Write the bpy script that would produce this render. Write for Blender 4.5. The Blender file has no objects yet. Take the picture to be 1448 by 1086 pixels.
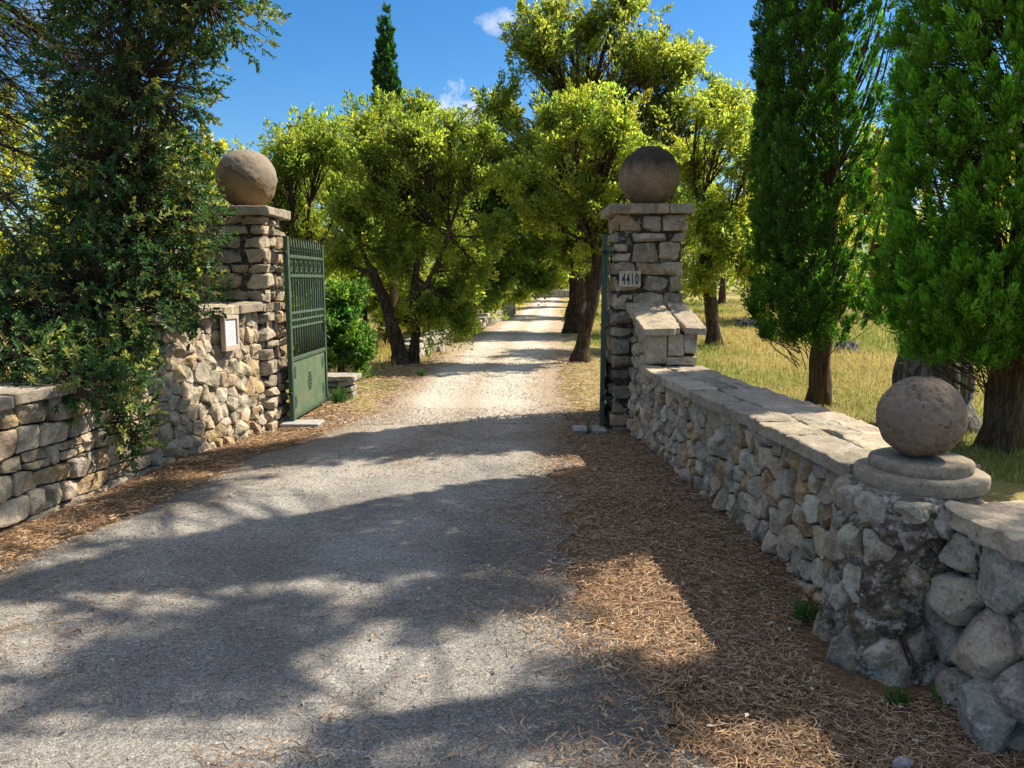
import bpy, math, random
import numpy as np
from mathutils import Vector

# ------------------------------------------------------------------ camera, sky, sun
sc = bpy.context.scene
COL = sc.collection
cam_d = bpy.data.cameras.new('camera')
cam_d.sensor_width = 36.0
cam_d.lens = 36.0 * 1087 / 1448
cam_d.clip_start = 0.05
cam_d.clip_end = 1500
cam = bpy.data.objects.new('camera', cam_d)
COL.objects.link(cam)
cam.location = (0, 0, 1.6)
cam.rotation_euler = (math.radians(90) - math.atan(148 / 1087), 0, 0)
sc.camera = cam

SUN_AZ = math.radians(24)      # to the right of the road, a little ahead
SUN_EL = math.radians(48)
sun_dir = Vector((math.cos(SUN_AZ) * math.cos(SUN_EL), math.sin(SUN_AZ) * math.cos(SUN_EL), math.sin(SUN_EL)))
ld = bpy.data.lights.new('sun', 'SUN')
ld.energy = 5.0
ld.angle = math.radians(0.45)
ld.color = (1.0, 0.90, 0.75)
sun = bpy.data.objects.new('sun', ld)
COL.objects.link(sun)
sun.rotation_euler = sun_dir.to_track_quat('Z', 'Y').to_euler()

world = bpy.data.worlds.new('World')
sc.world = world
world.use_nodes = True
wn, wl = world.node_tree.nodes, world.node_tree.links
wn.clear()
w_out = wn.new('ShaderNodeOutputWorld')
w_bg = wn.new('ShaderNodeBackground')
w_bg.inputs['Strength'].default_value = 0.098
sky = wn.new('ShaderNodeTexSky')
sky.sky_type = 'NISHITA'
sky.sun_disc = False
sky.sun_elevation = SUN_EL
sky.sun_rotation = math.radians(90) - SUN_AZ
sky.altitude = 300
sky.air_density = 1.0
sky.dust_density = 0.5
sky.ozone_density = 4.0


def wmath(op, a, b=None):
    n = wn.new('ShaderNodeMath')
    n.operation = op
    for k, v in enumerate((a, b)):
        if v is None:
            continue
        if isinstance(v, (int, float)):
            n.inputs[k].default_value = v
        else:
            wl.new(v, n.inputs[k])
    return n.outputs[0]


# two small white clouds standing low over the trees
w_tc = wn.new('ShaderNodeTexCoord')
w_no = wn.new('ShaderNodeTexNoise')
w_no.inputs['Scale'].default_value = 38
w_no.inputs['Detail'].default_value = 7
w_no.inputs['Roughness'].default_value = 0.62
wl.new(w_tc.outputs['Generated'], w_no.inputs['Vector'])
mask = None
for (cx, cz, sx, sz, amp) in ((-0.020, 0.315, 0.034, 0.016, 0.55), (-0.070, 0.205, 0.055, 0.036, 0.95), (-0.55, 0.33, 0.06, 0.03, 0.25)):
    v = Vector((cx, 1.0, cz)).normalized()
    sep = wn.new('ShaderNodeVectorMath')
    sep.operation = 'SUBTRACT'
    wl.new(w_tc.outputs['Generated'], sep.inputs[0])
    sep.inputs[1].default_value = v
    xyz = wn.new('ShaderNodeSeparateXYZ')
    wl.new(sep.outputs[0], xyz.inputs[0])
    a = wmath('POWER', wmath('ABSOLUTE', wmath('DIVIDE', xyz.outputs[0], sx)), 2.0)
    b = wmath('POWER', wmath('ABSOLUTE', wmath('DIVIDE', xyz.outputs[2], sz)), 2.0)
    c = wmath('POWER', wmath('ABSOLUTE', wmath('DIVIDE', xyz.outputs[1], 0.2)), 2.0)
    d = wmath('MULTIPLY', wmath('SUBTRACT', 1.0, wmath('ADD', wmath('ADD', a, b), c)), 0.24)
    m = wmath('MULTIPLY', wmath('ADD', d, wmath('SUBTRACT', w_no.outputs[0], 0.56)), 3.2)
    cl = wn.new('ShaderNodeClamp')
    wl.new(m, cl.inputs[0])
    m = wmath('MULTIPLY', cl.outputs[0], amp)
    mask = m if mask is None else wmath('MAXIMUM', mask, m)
# unseen clouds added high overhead for a brighter, more neutral fill light
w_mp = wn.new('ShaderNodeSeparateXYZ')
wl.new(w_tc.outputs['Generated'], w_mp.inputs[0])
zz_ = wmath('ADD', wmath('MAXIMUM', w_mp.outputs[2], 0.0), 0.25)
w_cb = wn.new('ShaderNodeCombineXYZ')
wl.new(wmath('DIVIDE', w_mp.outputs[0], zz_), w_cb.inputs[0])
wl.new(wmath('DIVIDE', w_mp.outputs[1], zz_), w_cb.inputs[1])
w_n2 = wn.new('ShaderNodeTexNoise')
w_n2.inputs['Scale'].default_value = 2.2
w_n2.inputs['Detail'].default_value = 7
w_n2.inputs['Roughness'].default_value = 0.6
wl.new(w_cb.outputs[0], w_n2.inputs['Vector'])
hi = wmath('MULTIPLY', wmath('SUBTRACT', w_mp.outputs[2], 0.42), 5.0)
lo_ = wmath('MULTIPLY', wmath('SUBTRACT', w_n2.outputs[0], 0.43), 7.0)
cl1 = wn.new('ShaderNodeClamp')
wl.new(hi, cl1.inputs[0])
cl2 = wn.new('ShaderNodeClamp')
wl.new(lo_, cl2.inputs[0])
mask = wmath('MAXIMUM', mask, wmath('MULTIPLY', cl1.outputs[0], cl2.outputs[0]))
w_hs = wn.new('ShaderNodeHueSaturation')
w_hs.inputs['Saturation'].default_value = 1.32
w_hs.inputs['Value'].default_value = 0.82
wl.new(sky.outputs[0], w_hs.inputs['Color'])
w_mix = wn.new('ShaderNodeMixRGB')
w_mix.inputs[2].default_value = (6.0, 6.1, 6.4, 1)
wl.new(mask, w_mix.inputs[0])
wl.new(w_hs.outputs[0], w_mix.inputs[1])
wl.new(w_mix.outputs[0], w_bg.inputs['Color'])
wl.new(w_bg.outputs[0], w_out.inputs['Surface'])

sc.view_settings.view_transform = 'Standard'
sc.view_settings.look = 'None'
sc.view_settings.gamma = 1.0
sc.view_settings.exposure = 1.0
sc.render.engine = 'CYCLES'
cy = sc.cycles
cy.max_bounces = 7
cy.diffuse_bounces = 3
cy.glossy_bounces = 2
cy.transmission_bounces = 4
cy.transparent_max_bounces = 4
cy.sample_clamp_indirect = 6.0
cy.use_denoising = True
cy.caustics_reflective = False
cy.caustics_refractive = False

# ------------------------------------------------------------------ numpy helpers
PI = math.pi


def rngf(seed):
    return np.random.default_rng(seed)


def _h(i, j, k, seed):
    n = (i.astype(np.int64) * 374761393 + j.astype(np.int64) * 668265263 + k.astype(np.int64) * 2147483647 + seed * 144665) & 0xFFFFFFFF
    n = ((n ^ (n >> 13)) * 1274126177) & 0xFFFFFFFF
    n = ((n ^ (n >> 15)) * 2246822519) & 0xFFFFFFFF
    return ((n ^ (n >> 16)) & 0xFFFF) / 65535.0


def vnoise(p, seed=0):
    p = np.asarray(p, float)
    i = np.floor(p)
    f = p - i
    f = f * f * (3 - 2 * f)
    i = i.astype(np.int64)
    x, y, z = i[:, 0], i[:, 1], i[:, 2]
    r = 0
    for dx in (0, 1):
        for dy in (0, 1):
            for dz in (0, 1):
                w = (f[:, 0] if dx else 1 - f[:, 0]) * (f[:, 1] if dy else 1 - f[:, 1]) * (f[:, 2] if dz else 1 - f[:, 2])
                r = r + w * _h(x + dx, y + dy, z + dz, seed)
    return r * 2 - 1


def fbm(p, seed=0, octs=3, gain=0.5):
    p = np.asarray(p, float)
    a, r, s = 1.0, 0, 1.0
    for o in range(octs):
        r = r + a * vnoise(p * s + o * 17.3, seed + o)
        a *= gain
        s *= 2.03
    return r


def unit(v):
    return v / np.maximum(np.linalg.norm(v, axis=-1, keepdims=True), 1e-9)


def randunit(r, n):
    return unit(r.normal(size=(n, 3)))


def V3(*a):
    return np.array(a, float)


class MB:
    """collects vertices, faces and vertex colours for one mesh object"""

    def __init__(self):
        self.v, self.f3, self.f4, self.c, self.n = [], [], [], [], 0

    def add(self, V, F4=None, F3=None, col=(0.5, 0.5, 0.5)):
        V = np.asarray(V, float).reshape(-1, 3)
        self.v.append(V)
        if F4 is not None and len(F4):
            self.f4.append(np.asarray(F4, np.int64).reshape(-1, 4) + self.n)
        if F3 is not None and len(F3):
            self.f3.append(np.asarray(F3, np.int64).reshape(-1, 3) + self.n)
        c = np.asarray(col, float)
        if c.ndim == 1:
            c = np.repeat(c[None, :], len(V), 0)
        self.c.append(c)
        self.n += len(V)

    def build(self, name, mat, parent=None, smooth=False):
        V = np.concatenate(self.v) if self.v else np.zeros((0, 3))
        if parent is not None:
            V = V - np.array(origin(parent))
        f4 = np.concatenate(self.f4) if self.f4 else np.zeros((0, 4), np.int64)
        f3 = np.concatenate(self.f3) if self.f3 else np.zeros((0, 3), np.int64)
        me = bpy.data.meshes.new(name)
        me.vertices.add(len(V))
        me.vertices.foreach_set('co', V.astype(np.float32).ravel())
        nl = len(f4) * 4 + len(f3) * 3
        me.loops.add(nl)
        me.loops.foreach_set('vertex_index', np.concatenate([f4.ravel(), f3.ravel()]).astype(np.int32))
        me.polygons.add(len(f4) + len(f3))
        st = np.concatenate([np.arange(len(f4)) * 4, len(f4) * 4 + np.arange(len(f3)) * 3]).astype(np.int32)
        me.polygons.foreach_set('loop_start', st)
        me.polygons.foreach_set('use_smooth', np.full(len(f4) + len(f3), bool(smooth)))
        me.update(calc_edges=True)
        me.validate()
        C = np.concatenate(self.c) if self.c else np.zeros((0, 3))
        at = me.color_attributes.new('col', 'FLOAT_COLOR', 'POINT')
        at.data.foreach_set('color', np.concatenate([C, np.ones((len(C), 1))], 1).astype(np.float32).ravel())
        if mat is not None:
            me.materials.append(mat)
        o = bpy.data.objects.new(name, me)
        COL.objects.link(o)
        if parent is not None:
            o.parent = parent
        return o


ORG = {}


def origin(o):
    while o.parent is not None:
        o = o.parent
    return ORG.get(o.name, (0, 0, 0))


def thing(name, label, cat, loc=(0, 0, 0), group=None):
    o = bpy.data.objects.new(name, None)
    COL.objects.link(o)
    o.empty_display_size = 0.1
    o.location = loc
    ORG[o.name] = tuple(loc)
    o['label'] = label
    o['category'] = cat
    if group:
        o['group'] = group
    return o


def tag(o, label, cat, group=None, kind=None):
    o['label'] = label
    o['category'] = cat
    if group:
        o['group'] = group
    if kind:
        o['kind'] = kind
    return o


def dup(root, loc, rotz=0.0, scale=1.0, label=None, group=None):
    r = root.copy()
    COL.objects.link(r)
    r.location = loc
    r.rotation_euler = (0, 0, rotz)
    r.scale = (scale, scale, scale) if not hasattr(scale, '__len__') else scale
    if label:
        r['label'] = label
    if group:
        r['group'] = group
    for ch in list(root.children):
        c = ch.copy()
        COL.objects.link(c)
        c.parent = r
        for g in list(ch.children):
            d = g.copy()
            COL.objects.link(d)
            d.parent = c
    return r


def frames(P):
    P = np.asarray(P, float)
    T = unit(np.gradient(P, axis=0))
    ref = V3(0, 0, 1) if abs(T[0, 2]) < 0.9 else V3(1, 0, 0)
    a = unit(np.cross(T[0], ref))
    A, B = [], []
    for t in T:
        a = unit(a - t * np.dot(a, t))
        A.append(a)
        B.append(np.cross(t, a))
    return T, np.array(A), np.array(B)


def tube(mb, P, R, sides=6, col=(0.5, 0.5, 0.5), noise=0.0, seed=0, cap=True, nscale=6.0):
    P = np.asarray(P, float)
    R = np.broadcast_to(np.asarray(R, float), (len(P),))
    T, A, B = frames(P)
    ang = np.arange(sides) * 2 * PI / sides
    ring = np.cos(ang)[None, :, None] * A[:, None, :] + np.sin(ang)[None, :, None] * B[:, None, :]
    rr = np.repeat(R[:, None], sides, 1)
    if noise:
        q = (P[:, None, :] * V3(1, 1, 0.35) + ring * R[:, None, None]).reshape(-1, 3) * nscale
        rr = rr * (1 + noise * fbm(q, seed, 3).reshape(rr.shape))
    V = (P[:, None, :] + ring * rr[:, :, None]).reshape(-1, 3)
    n = len(P)
    i = np.arange(n - 1)[:, None] * sides
    j = np.arange(sides)[None, :]
    k = (j + 1) % sides
    F = np.stack([i + j, i + k, i + sides + k, i + sides + j], -1).reshape(-1, 4)
    F3 = None
    if cap:
        V = np.concatenate([V, P[:1], P[-1:]])
        c0, c1 = n * sides, n * sides + 1
        j1 = np.arange(sides)
        k1 = (j1 + 1) % sides
        F3 = np.concatenate([np.stack([np.full(sides, c0), k1, j1], -1), np.stack([np.full(sides, c1), (n - 1) * sides + j1, (n - 1) * sides + k1], -1)])
    mb.add(V, F, F3, col)


def bez(p0, p1, p2, n):
    t = np.linspace(0, 1, n)[:, None]
    return (1 - t) ** 2 * p0 + 2 * t * (1 - t) * p1 + t * t * p2


def twigs(mb, S, E, r0, r1, col, r, sag=0.12, sides=3):
    """many thin bent twigs from S[i] to E[i], three rings each"""
    S, E = np.asarray(S, float), np.asarray(E, float)
    n = len(S)
    if n == 0:
        return
    L = np.linalg.norm(E - S, axis=1, keepdims=True)
    M = (S + E) / 2 + r.normal(size=(n, 3)) * L * sag
    T = unit(E - S)
    ref = np.where(np.abs(T[:, 2:3]) < 0.9, V3(0, 0, 1)[None], V3(1, 0, 0)[None])
    A = unit(np.cross(T, ref))
    B = np.cross(T, A)
    rr0 = np.broadcast_to(np.asarray(r0, float), (n,))[:, None]
    rr1 = np.broadcast_to(np.asarray(r1, float), (n,))[:, None]
    Vs = []
    for P, R in ((S, rr0), (M, (rr0 + rr1) / 2), (E, rr1)):
        for q in range(sides):
            a = 2 * PI * q / sides
            Vs.append(P + (A * math.cos(a) + B * math.sin(a)) * R)
    V = np.stack(Vs, 1).reshape(-1, 3)
    F = []
    for lv in range(2):
        for q in range(sides):
            k = (q + 1) % sides
            F.append([lv * sides + q, lv * sides + k, (lv + 1) * sides + k, (lv + 1) * sides + q])
    F = (np.array(F)[None] + (np.arange(n) * 3 * sides)[:, None, None]).reshape(-1, 4)
    mb.add(V, F, None, col)


def leaves(mb, C, D, N, L, W, col, fold=0.2, curl=0.0):
    """rhombic folded leaves"""
    n = len(C)
    S = unit(np.cross(D, N))
    N = np.cross(S, D)
    L = np.broadcast_to(np.asarray(L, float), (n,))[:, None]
    W = np.broadcast_to(np.asarray(W, float), (n,))[:, None]
    mid = C + D * L * 0.48
    V = np.stack([C, mid - S * W * 0.5 + N * W * fold, C + D * L - N * L * curl, mid + S * W * 0.5 + N * W * fold], 1).reshape(-1, 3)
    F = np.arange(n * 4).reshape(-1, 4)
    mb.add(V, F, None, np.repeat(np.asarray(col), 4, 0))


def leaves6(mb, C, D, N, L, W, col, fold=0.22, curl=0.12):
    """lance-shaped leaves folded along the midrib, two quads each"""
    n = len(C)
    S = unit(np.cross(D, N))
    N = np.cross(S, D)
    L = np.broadcast_to(np.asarray(L, float), (n,))[:, None]
    W = np.broadcast_to(np.asarray(W, float), (n,))[:, None]
    a = C + D * L * 0.3
    b = C + D * L * 0.68 - N * L * curl * 0.4
    V = np.stack([C, a - S * W * 0.46 + N * W * fold, b - S * W * 0.4 + N * W * fold, C + D * L - N * L * curl,
                  b + S * W * 0.4 + N * W * fold, a + S * W * 0.46 + N * W * fold], 1).reshape(-1, 3)
    F = np.array([[0, 1, 2, 3], [0, 3, 4, 5]])
    F = (F[None] + (np.arange(n) * 6)[:, None, None]).reshape(-1, 4)
    mb.add(V, F, None, np.repeat(np.asarray(col), 6, 0))


# ------------------------------------------------------------------ materials
def newmat(name):
    m = bpy.data.materials.new(name)
    m.use_nodes = True
    n, l = m.node_tree.nodes, m.node_tree.links
    n.clear()
    out = n.new('ShaderNodeOutputMaterial')
    return m, n, l, out


def N_(n, t, **kw):
    x = n.new(t)
    for k, v in kw.items():
        if k in x.inputs:
            x.inputs[k].default_value = v
        else:
            setattr(x, k, v)
    return x


def ramp(n, l, src, stops):
    r = n.new('ShaderNodeValToRGB')
    e = r.color_ramp.elements
    while len(e) < len(stops):
        e.new(0.5)
    for i, (p, c) in enumerate(stops):
        e[i].position = p
        e[i].color = (c, c, c, 1) if isinstance(c, (int, float)) else (*c, 1)
    l.new(src, r.inputs[0])
    return r.outputs[0]


def noise_node(n, l, vec, scale, detail=4, rough=0.55, dist=0.0):
    x = n.new('ShaderNodeTexNoise')
    x.inputs['Scale'].default_value = scale
    x.inputs['Detail'].default_value = detail
    x.inputs['Roughness'].default_value = rough
    x.inputs['Distortion'].default_value = dist
    l.new(vec, x.inputs['Vector'])
    return x.outputs[0]


def mixc(n, l, fac, a, b, mode='MIX'):
    x = n.new('ShaderNodeMixRGB')
    x.blend_type = mode
    for k, v in ((0, fac), (1, a), (2, b)):
        if isinstance(v, (int, float)):
            x.inputs[k].default_value = v
        elif isinstance(v, tuple):
            x.inputs[k].default_value = (*v, 1)
        else:
            l.new(v, x.inputs[k])
    return x.outputs[0]


def leaf_mat(name, trans=0.60, warm=(1.08, 1.15, 0.55), rough=0.5, spec=0.25, boost=2.75):
    m, n, l, out = newmat(name)
    at = N_(n, 'ShaderNodeAttribute', attribute_name='col')
    p = n.new('ShaderNodeBsdfPrincipled')
    p.inputs['Roughness'].default_value = rough
    p.inputs['Specular IOR Level'].default_value = spec
    l.new(at.outputs['Color'], p.inputs['Base Color'])
    t = n.new('ShaderNodeBsdfTranslucent')
    tc = mixc(n, l, 1.0, at.outputs['Color'], tuple(w * boost for w in warm), 'MULTIPLY')
    l.new(tc, t.inputs['Color'])
    mx = n.new('ShaderNodeMixShader')
    mx.inputs[0].default_value = trans
    l.new(p.outputs[0], mx.inputs[1])
    l.new(t.outputs[0], mx.inputs[2])
    l.new(mx.outputs[0], out.inputs[0])
    return m


def stone_mat(name, lichen=(0.55, 0.53, 0.47), lich_amt=0.6, bump=0.6, dark=0.5, spots=1.0, use_col=True, base=(0.3, 0.27, 0.22), scale=1.0, rough=0.9, lich_at=0.56):
    m, n, l, out = newmat(name)
    tc = n.new('ShaderNodeTexCoord')
    v = tc.outputs['Object']
    if use_col:
        b = N_(n, 'ShaderNodeAttribute', attribute_name='col').outputs['Color']
    else:
        b = mixc(n, l, 1.0, base, (1.0, 1.0, 1.0), 'MULTIPLY')
    n1 = noise_node(n, l, v, 7 * scale, 6, 0.65, 0.6)
    c = mixc(n, l, 1.0, b, ramp(n, l, n1, [(0.25, 1 - dark), (0.5, 0.95), (0.75, 1.3)]), 'MULTIPLY')
    n2 = noise_node(n, l, v, 55 * scale, 5, 0.7)
    c = mixc(n, l, 1.0, c, ramp(n, l, n2, [(0.3, 0.62), (0.55, 1.0), (0.75, 1.22)]), 'MULTIPLY')
    # pale lichen crusts
    n3 = noise_node(n, l, v, 11 * scale, 8, 0.72, 0.3)
    c = mixc(n, l, mixc(n, l, 1.0, ramp(n, l, n3, [(lich_at, 0.0), (lich_at + 0.08, lich_amt)]), ramp(n, l, n2, [(0.4, 0.4), (0.55, 1.0)]), 'MULTIPLY'), c, lichen)
    # dark algae specks
    n4 = noise_node(n, l, v, 26 * scale, 6, 0.7, 0.2)
    c = mixc(n, l, ramp(n, l, n4, [(0.58, 0.0), (0.68, 0.65 * spots)]), c, (0.055, 0.05, 0.042))
    p = n.new('ShaderNodeBsdfPrincipled')
    p.inputs['Roughness'].default_value = rough
    p.inputs['Specular IOR Level'].default_value = 0.25
    l.new(c, p.inputs['Base Color'])
    hb = mixc(n, l, 0.5, noise_node(n, l, v, 18 * scale, 8, 0.7, 0.4), noise_node(n, l, v, 90 * scale, 6, 0.75))
    bp = n.new('ShaderNodeBump')
    bp.inputs['Strength'].default_value = bump
    bp.inputs['Distance'].default_value = 0.03
    l.new(hb, bp.inputs['Height'])
    l.new(bp.outputs[0], p.inputs['Normal'])
    l.new(p.outputs[0], out.inputs[0])
    return m


def bark_mat(name, c1, c2, zs=0.22, scale=22, bump=0.9):
    m, n, l, out = newmat(name)
    tc = n.new('ShaderNodeTexCoord')
    mp = n.new('ShaderNodeMapping')
    mp.inputs['Scale'].default_value = (1, 1, zs)
    l.new(tc.outputs['Object'], mp.inputs[0])
    a = noise_node(n, l, mp.outputs[0], scale, 7, 0.68, 0.5)
    g = noise_node(n, l, tc.outputs['Object'], 5, 5, 0.6)
    c = ramp(n, l, a, [(0.3, tuple(x * 0.35 for x in c1)), (0.48, c1), (0.7, c2)])
    c = mixc(n, l, 1.0, c, ramp(n, l, g, [(0.3, 0.65), (0.7, 1.25)]), 'MULTIPLY')
    p = n.new('ShaderNodeBsdfPrincipled')
    p.inputs['Roughness'].default_value = 0.95
    p.inputs['Specular IOR Level'].default_value = 0.15
    l.new(c, p.inputs['Base Color'])
    bp = n.new('ShaderNodeBump')
    bp.inputs['Strength'].default_value = bump
    bp.inputs['Distance'].default_value = 0.03
    l.new(a, bp.inputs['Height'])
    l.new(bp.outputs[0], p.inputs['Normal'])
    l.new(p.outputs[0], out.inputs[0])
    return m


def attr_mat(name, rough=0.85, spec=0.2, trans=0.0):
    m, n, l, out = newmat(name)
    at = N_(n, 'ShaderNodeAttribute', attribute_name='col')
    p = n.new('ShaderNodeBsdfPrincipled')
    p.inputs['Roughness'].default_value = rough
    p.inputs['Specular IOR Level'].default_value = spec
    l.new(at.outputs['Color'], p.inputs['Base Color'])
    if trans:
        t = n.new('ShaderNodeBsdfTranslucent')
        l.new(at.outputs['Color'], t.inputs['Color'])
        mx = n.new('ShaderNodeMixShader')
        mx.inputs[0].default_value = trans
        l.new(p.outputs[0], mx.inputs[1])
        l.new(t.outputs[0], mx.inputs[2])
        l.new(mx.outputs[0], out.inputs[0])
    else:
        l.new(p.outputs[0], out.inputs[0])
    return m


def paint_mat(name, base, worn, rough=0.5, scale=9, amt=0.35, metallic=0.0):
    m, n, l, out = newmat(name)
    tc = n.new('ShaderNodeTexCoord')
    a = noise_node(n, l, tc.outputs['Object'], scale, 7, 0.7, 0.3)
    b = noise_node(n, l, tc.outputs['Object'], 60, 4, 0.7)
    c = mixc(n, l, ramp(n, l, a, [(0.45, 0.0), (0.75, amt)]), base, worn)
    c = mixc(n, l, 1.0, c, ramp(n, l, b, [(0.3, 0.85), (0.7, 1.1)]), 'MULTIPLY')
    p = n.new('ShaderNodeBsdfPrincipled')
    p.inputs['Metallic'].default_value = metallic
    l.new(c, p.inputs['Base Color'])
    l.new(ramp(n, l, a, [(0.3, rough - 0.12), (0.7, rough + 0.2)]), p.inputs['Roughness'])
    bp = n.new('ShaderNodeBump')
    bp.inputs['Strength'].default_value = 0.15
    bp.inputs['Distance'].default_value = 0.004
    l.new(b, bp.inputs['Height'])
    l.new(bp.outputs[0], p.inputs['Normal'])
    l.new(p.outputs[0], out.inputs[0])
    return m


M_STONE = stone_mat('limestone', lichen=(0.62, 0.58, 0.49), lich_at=0.53, bump=0.95, dark=0.6)
M_PILLAR = stone_mat('pillar_stone', lichen=(0.58, 0.53, 0.43), lich_amt=0.5, lich_at=0.54, bump=0.9, dark=0.6)
M_COPING = stone_mat('coping_stone', lichen=(0.5, 0.48, 0.43), lich_amt=0.45, bump=0.7, dark=0.55, spots=0.9)
M_OLD = stone_mat('old_stone', lichen=(0.66, 0.62, 0.53), lich_amt=0.85, lich_at=0.50, bump=1.0, dark=0.6, spots=1.2, scale=1.2)
M_LEAF = leaf_mat('oak_leaf')
M_BUSH = leaf_mat('laurel_leaf', trans=0.32, rough=0.42, spec=0.4, boost=1.7)
M_CYP = leaf_mat('cypress_leaf', trans=0.25, warm=(0.9, 1.3, 0.4), rough=0.6, spec=0.2)
M_BARK = bark_mat('oak_bark', (0.055, 0.036, 0.022), (0.15, 0.105, 0.07))
M_CBARK = bark_mat('cypress_bark', (0.10, 0.065, 0.035), (0.25, 0.18, 0.11), zs=0.08, scale=40)
M_GBARK = bark_mat('grey_bark', (0.11, 0.10, 0.085), (0.36, 0.35, 0.31), zs=0.15, scale=26)
M_TWIG = attr_mat('twig', 0.9, 0.1)
M_NEEDLE = attr_mat('needle', 0.7, 0.25)
M_GRASS = attr_mat('grass_blade', 0.7, 0.2, 0.35)
M_GRAVEL = attr_mat('gravel_stone', 0.9, 0.2)
M_GREEN = paint_mat('green_paint', (0.032, 0.076, 0.043), (0.13, 0.13, 0.075), 0.62, 14, 0.6)
M_PANEL = paint_mat('faded_green_sheet', (0.070, 0.125, 0.066), (0.19, 0.165, 0.085), 0.7, 6, 0.75)
M_IRON = paint_mat('dark_green_iron', (0.025, 0.055, 0.032), (0.05, 0.06, 0.04), 0.55)

# ------------------------------------------------------------------ ground and road
LEFT_EDGE = np.array([(-6, -3.6), (-2, -3.2), (1, -3.0), (2.5, -3.1), (3.6, -2.92), (4.3, -2.8), (5, -2.66), (7, -2.25), (8, -1.95), (9, -1.78), (12, -1.65), (16.6, -1.6), (22, -1.2),
                      (32, -0.3), (42, 0.55), (58.8, 1.7), (80, 3.0)])
RIGHT_EDGE = np.array([(-6, 1.3), (-2, 1.05), (1, 0.85), (2.4, 0.68), (3, 0.55), (3.85, 0.43), (5.6, 0.40), (7, 0.62), (8, 0.68), (9, 0.7), (12, 0.9), (16.6, 1.2), (22, 1.5),
                       (32, 2.1), (42, 2.8), (58.8, 3.8), (80, 5.1)])


def road_l(y):
    return np.interp(y, LEFT_EDGE[:, 0], LEFT_EDGE[:, 1])


def road_r(y):
    return np.interp(y, RIGHT_EDGE[:, 0], RIGHT_EDGE[:, 1])


def spaced(lo, hi, dlo, dhi, step, grow=1.13):
    mid = list(np.arange(dlo, dhi + 1e-6, step))
    a, s = [], step
    x = dlo
    while x > lo:
        s *= grow
        x -= s
        a.append(x)
    b, s = [], step
    x = mid[-1]
    while x < hi:
        s *= grow
        x += s
        b.append(x)
    return np.array(a[::-1] + mid + b)


def ground_h(x, y):
    """height of the verge: the road bed is cut 3 cm deep, needles heap up towards the walls"""
    p = np.stack([x, y, np.zeros_like(x)], -1)
    d = np.maximum(road_l(y) - x, x - road_r(y))
    k = np.clip((d + 0.12) / 0.35, 0, 1)
    k = k * k * (3 - 2 * k)
    n = 0.018 * fbm(p * 2.2, 3, 3) + 0.03 * fbm(p * 0.35, 5, 2)
    far = np.clip((np.hypot(x, y) - 9) / 25, 0, 1)
    n = n + far * 0.05 * fbm(p * 0.22, 9, 2)
    return -0.035 + k * (0.045 + n)


def grid_mesh(mb, X, Y, Z, col):
    ny, nx = X.shape
    V = np.stack([X, Y, Z], -1).reshape(-1, 3)
    i = np.arange(ny - 1)[:, None] * nx + np.arange(nx - 1)[None, :]
    F = np.stack([i, i + 1, i + nx + 1, i + nx], -1).reshape(-1, 4)
    mb.add(V, F, None, col)


gx = spaced(-420, 420, -4.0, 3.2, 0.07, 1.12)
gy = spaced(-120, 700, 1.6, 9.0, 0.07, 1.09)
GX, GY = np.meshgrid(gx, gy)
GZ = ground_h(GX.ravel(), GY.ravel()).reshape(GX.shape)
g = MB()
grid_mesh(g, GX, GY, GZ, (0.2, 0.15, 0.1))

m, n, l, out = newmat('ground_soil')
tc = n.new('ShaderNodeTexCoord')
v = tc.outputs['Object']
big = noise_node(n, l, v, 0.35, 5, 0.6, 0.3)
mid = noise_node(n, l, v, 2.6, 6, 0.65)
fine = noise_node(n, l, v, 60, 5, 0.75, 0.8)
soil = ramp(n, l, fine, [(0.3, (0.06, 0.038, 0.023)), (0.5, (0.18, 0.11, 0.06)), (0.7, (0.34, 0.215, 0.12))])
dry = ramp(n, l, fine, [(0.3, (0.20, 0.15, 0.05)), (0.55, (0.38, 0.30, 0.11)), (0.75, (0.50, 0.41, 0.18))])
grn = ramp(n, l, fine, [(0.3, (0.10, 0.11, 0.03)), (0.7, (0.24, 0.24, 0.07))])
field = mixc(n, l, ramp(n, l, big, [(0.42, 0.0), (0.6, 0.85)]), dry, grn)
sep = n.new('ShaderNodeSeparateXYZ')
l.new(v, sep.inputs[0])
# litter near the walls and gate, field further out to the right and beyond
mr = n.new('ShaderNodeMapRange')
mr.inputs['From Min'].default_value = 2.4
mr.inputs['From Max'].default_value = 4.2
l.new(sep.outputs[0], mr.inputs[0])
mr2 = n.new('ShaderNodeMapRange')
mr2.inputs['From Min'].default_value = 8.2
mr2.inputs['From Max'].default_value = 10.5
l.new(sep.outputs[1], mr2.inputs[0])
mx = n.new('ShaderNodeMath')
mx.operation = 'MAXIMUM'
l.new(mr.outputs[0], mx.inputs[0])
l.new(mr2.outputs[0], mx.inputs[1])
wob = n.new('ShaderNodeMath')
wob.operation = 'ADD'
l.new(mx.outputs[0], wob.inputs[0])
sub = n.new('ShaderNodeMath')
sub.operation = 'SUBTRACT'
l.new(mid, sub.inputs[0])
sub.inputs[1].default_value = 0.5
l.new(sub.outputs[0], wob.inputs[1])
c = mixc(n, l, ramp(n, l, wob.outputs[0], [(0.35, 0.0), (0.65, 1.0)]), soil, field)
p = n.new('ShaderNodeBsdfPrincipled')
p.inputs['Roughness'].default_value = 0.95
p.inputs['Specular IOR Level'].default_value = 0.1
l.new(c, p.inputs['Base Color'])
bp = n.new('ShaderNodeBump')
bp.inputs['Strength'].default_value = 0.8
bp.inputs['Distance'].default_value = 0.02
l.new(fine, bp.inputs['Height'])
l.new(bp.outputs[0], p.inputs['Normal'])
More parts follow.
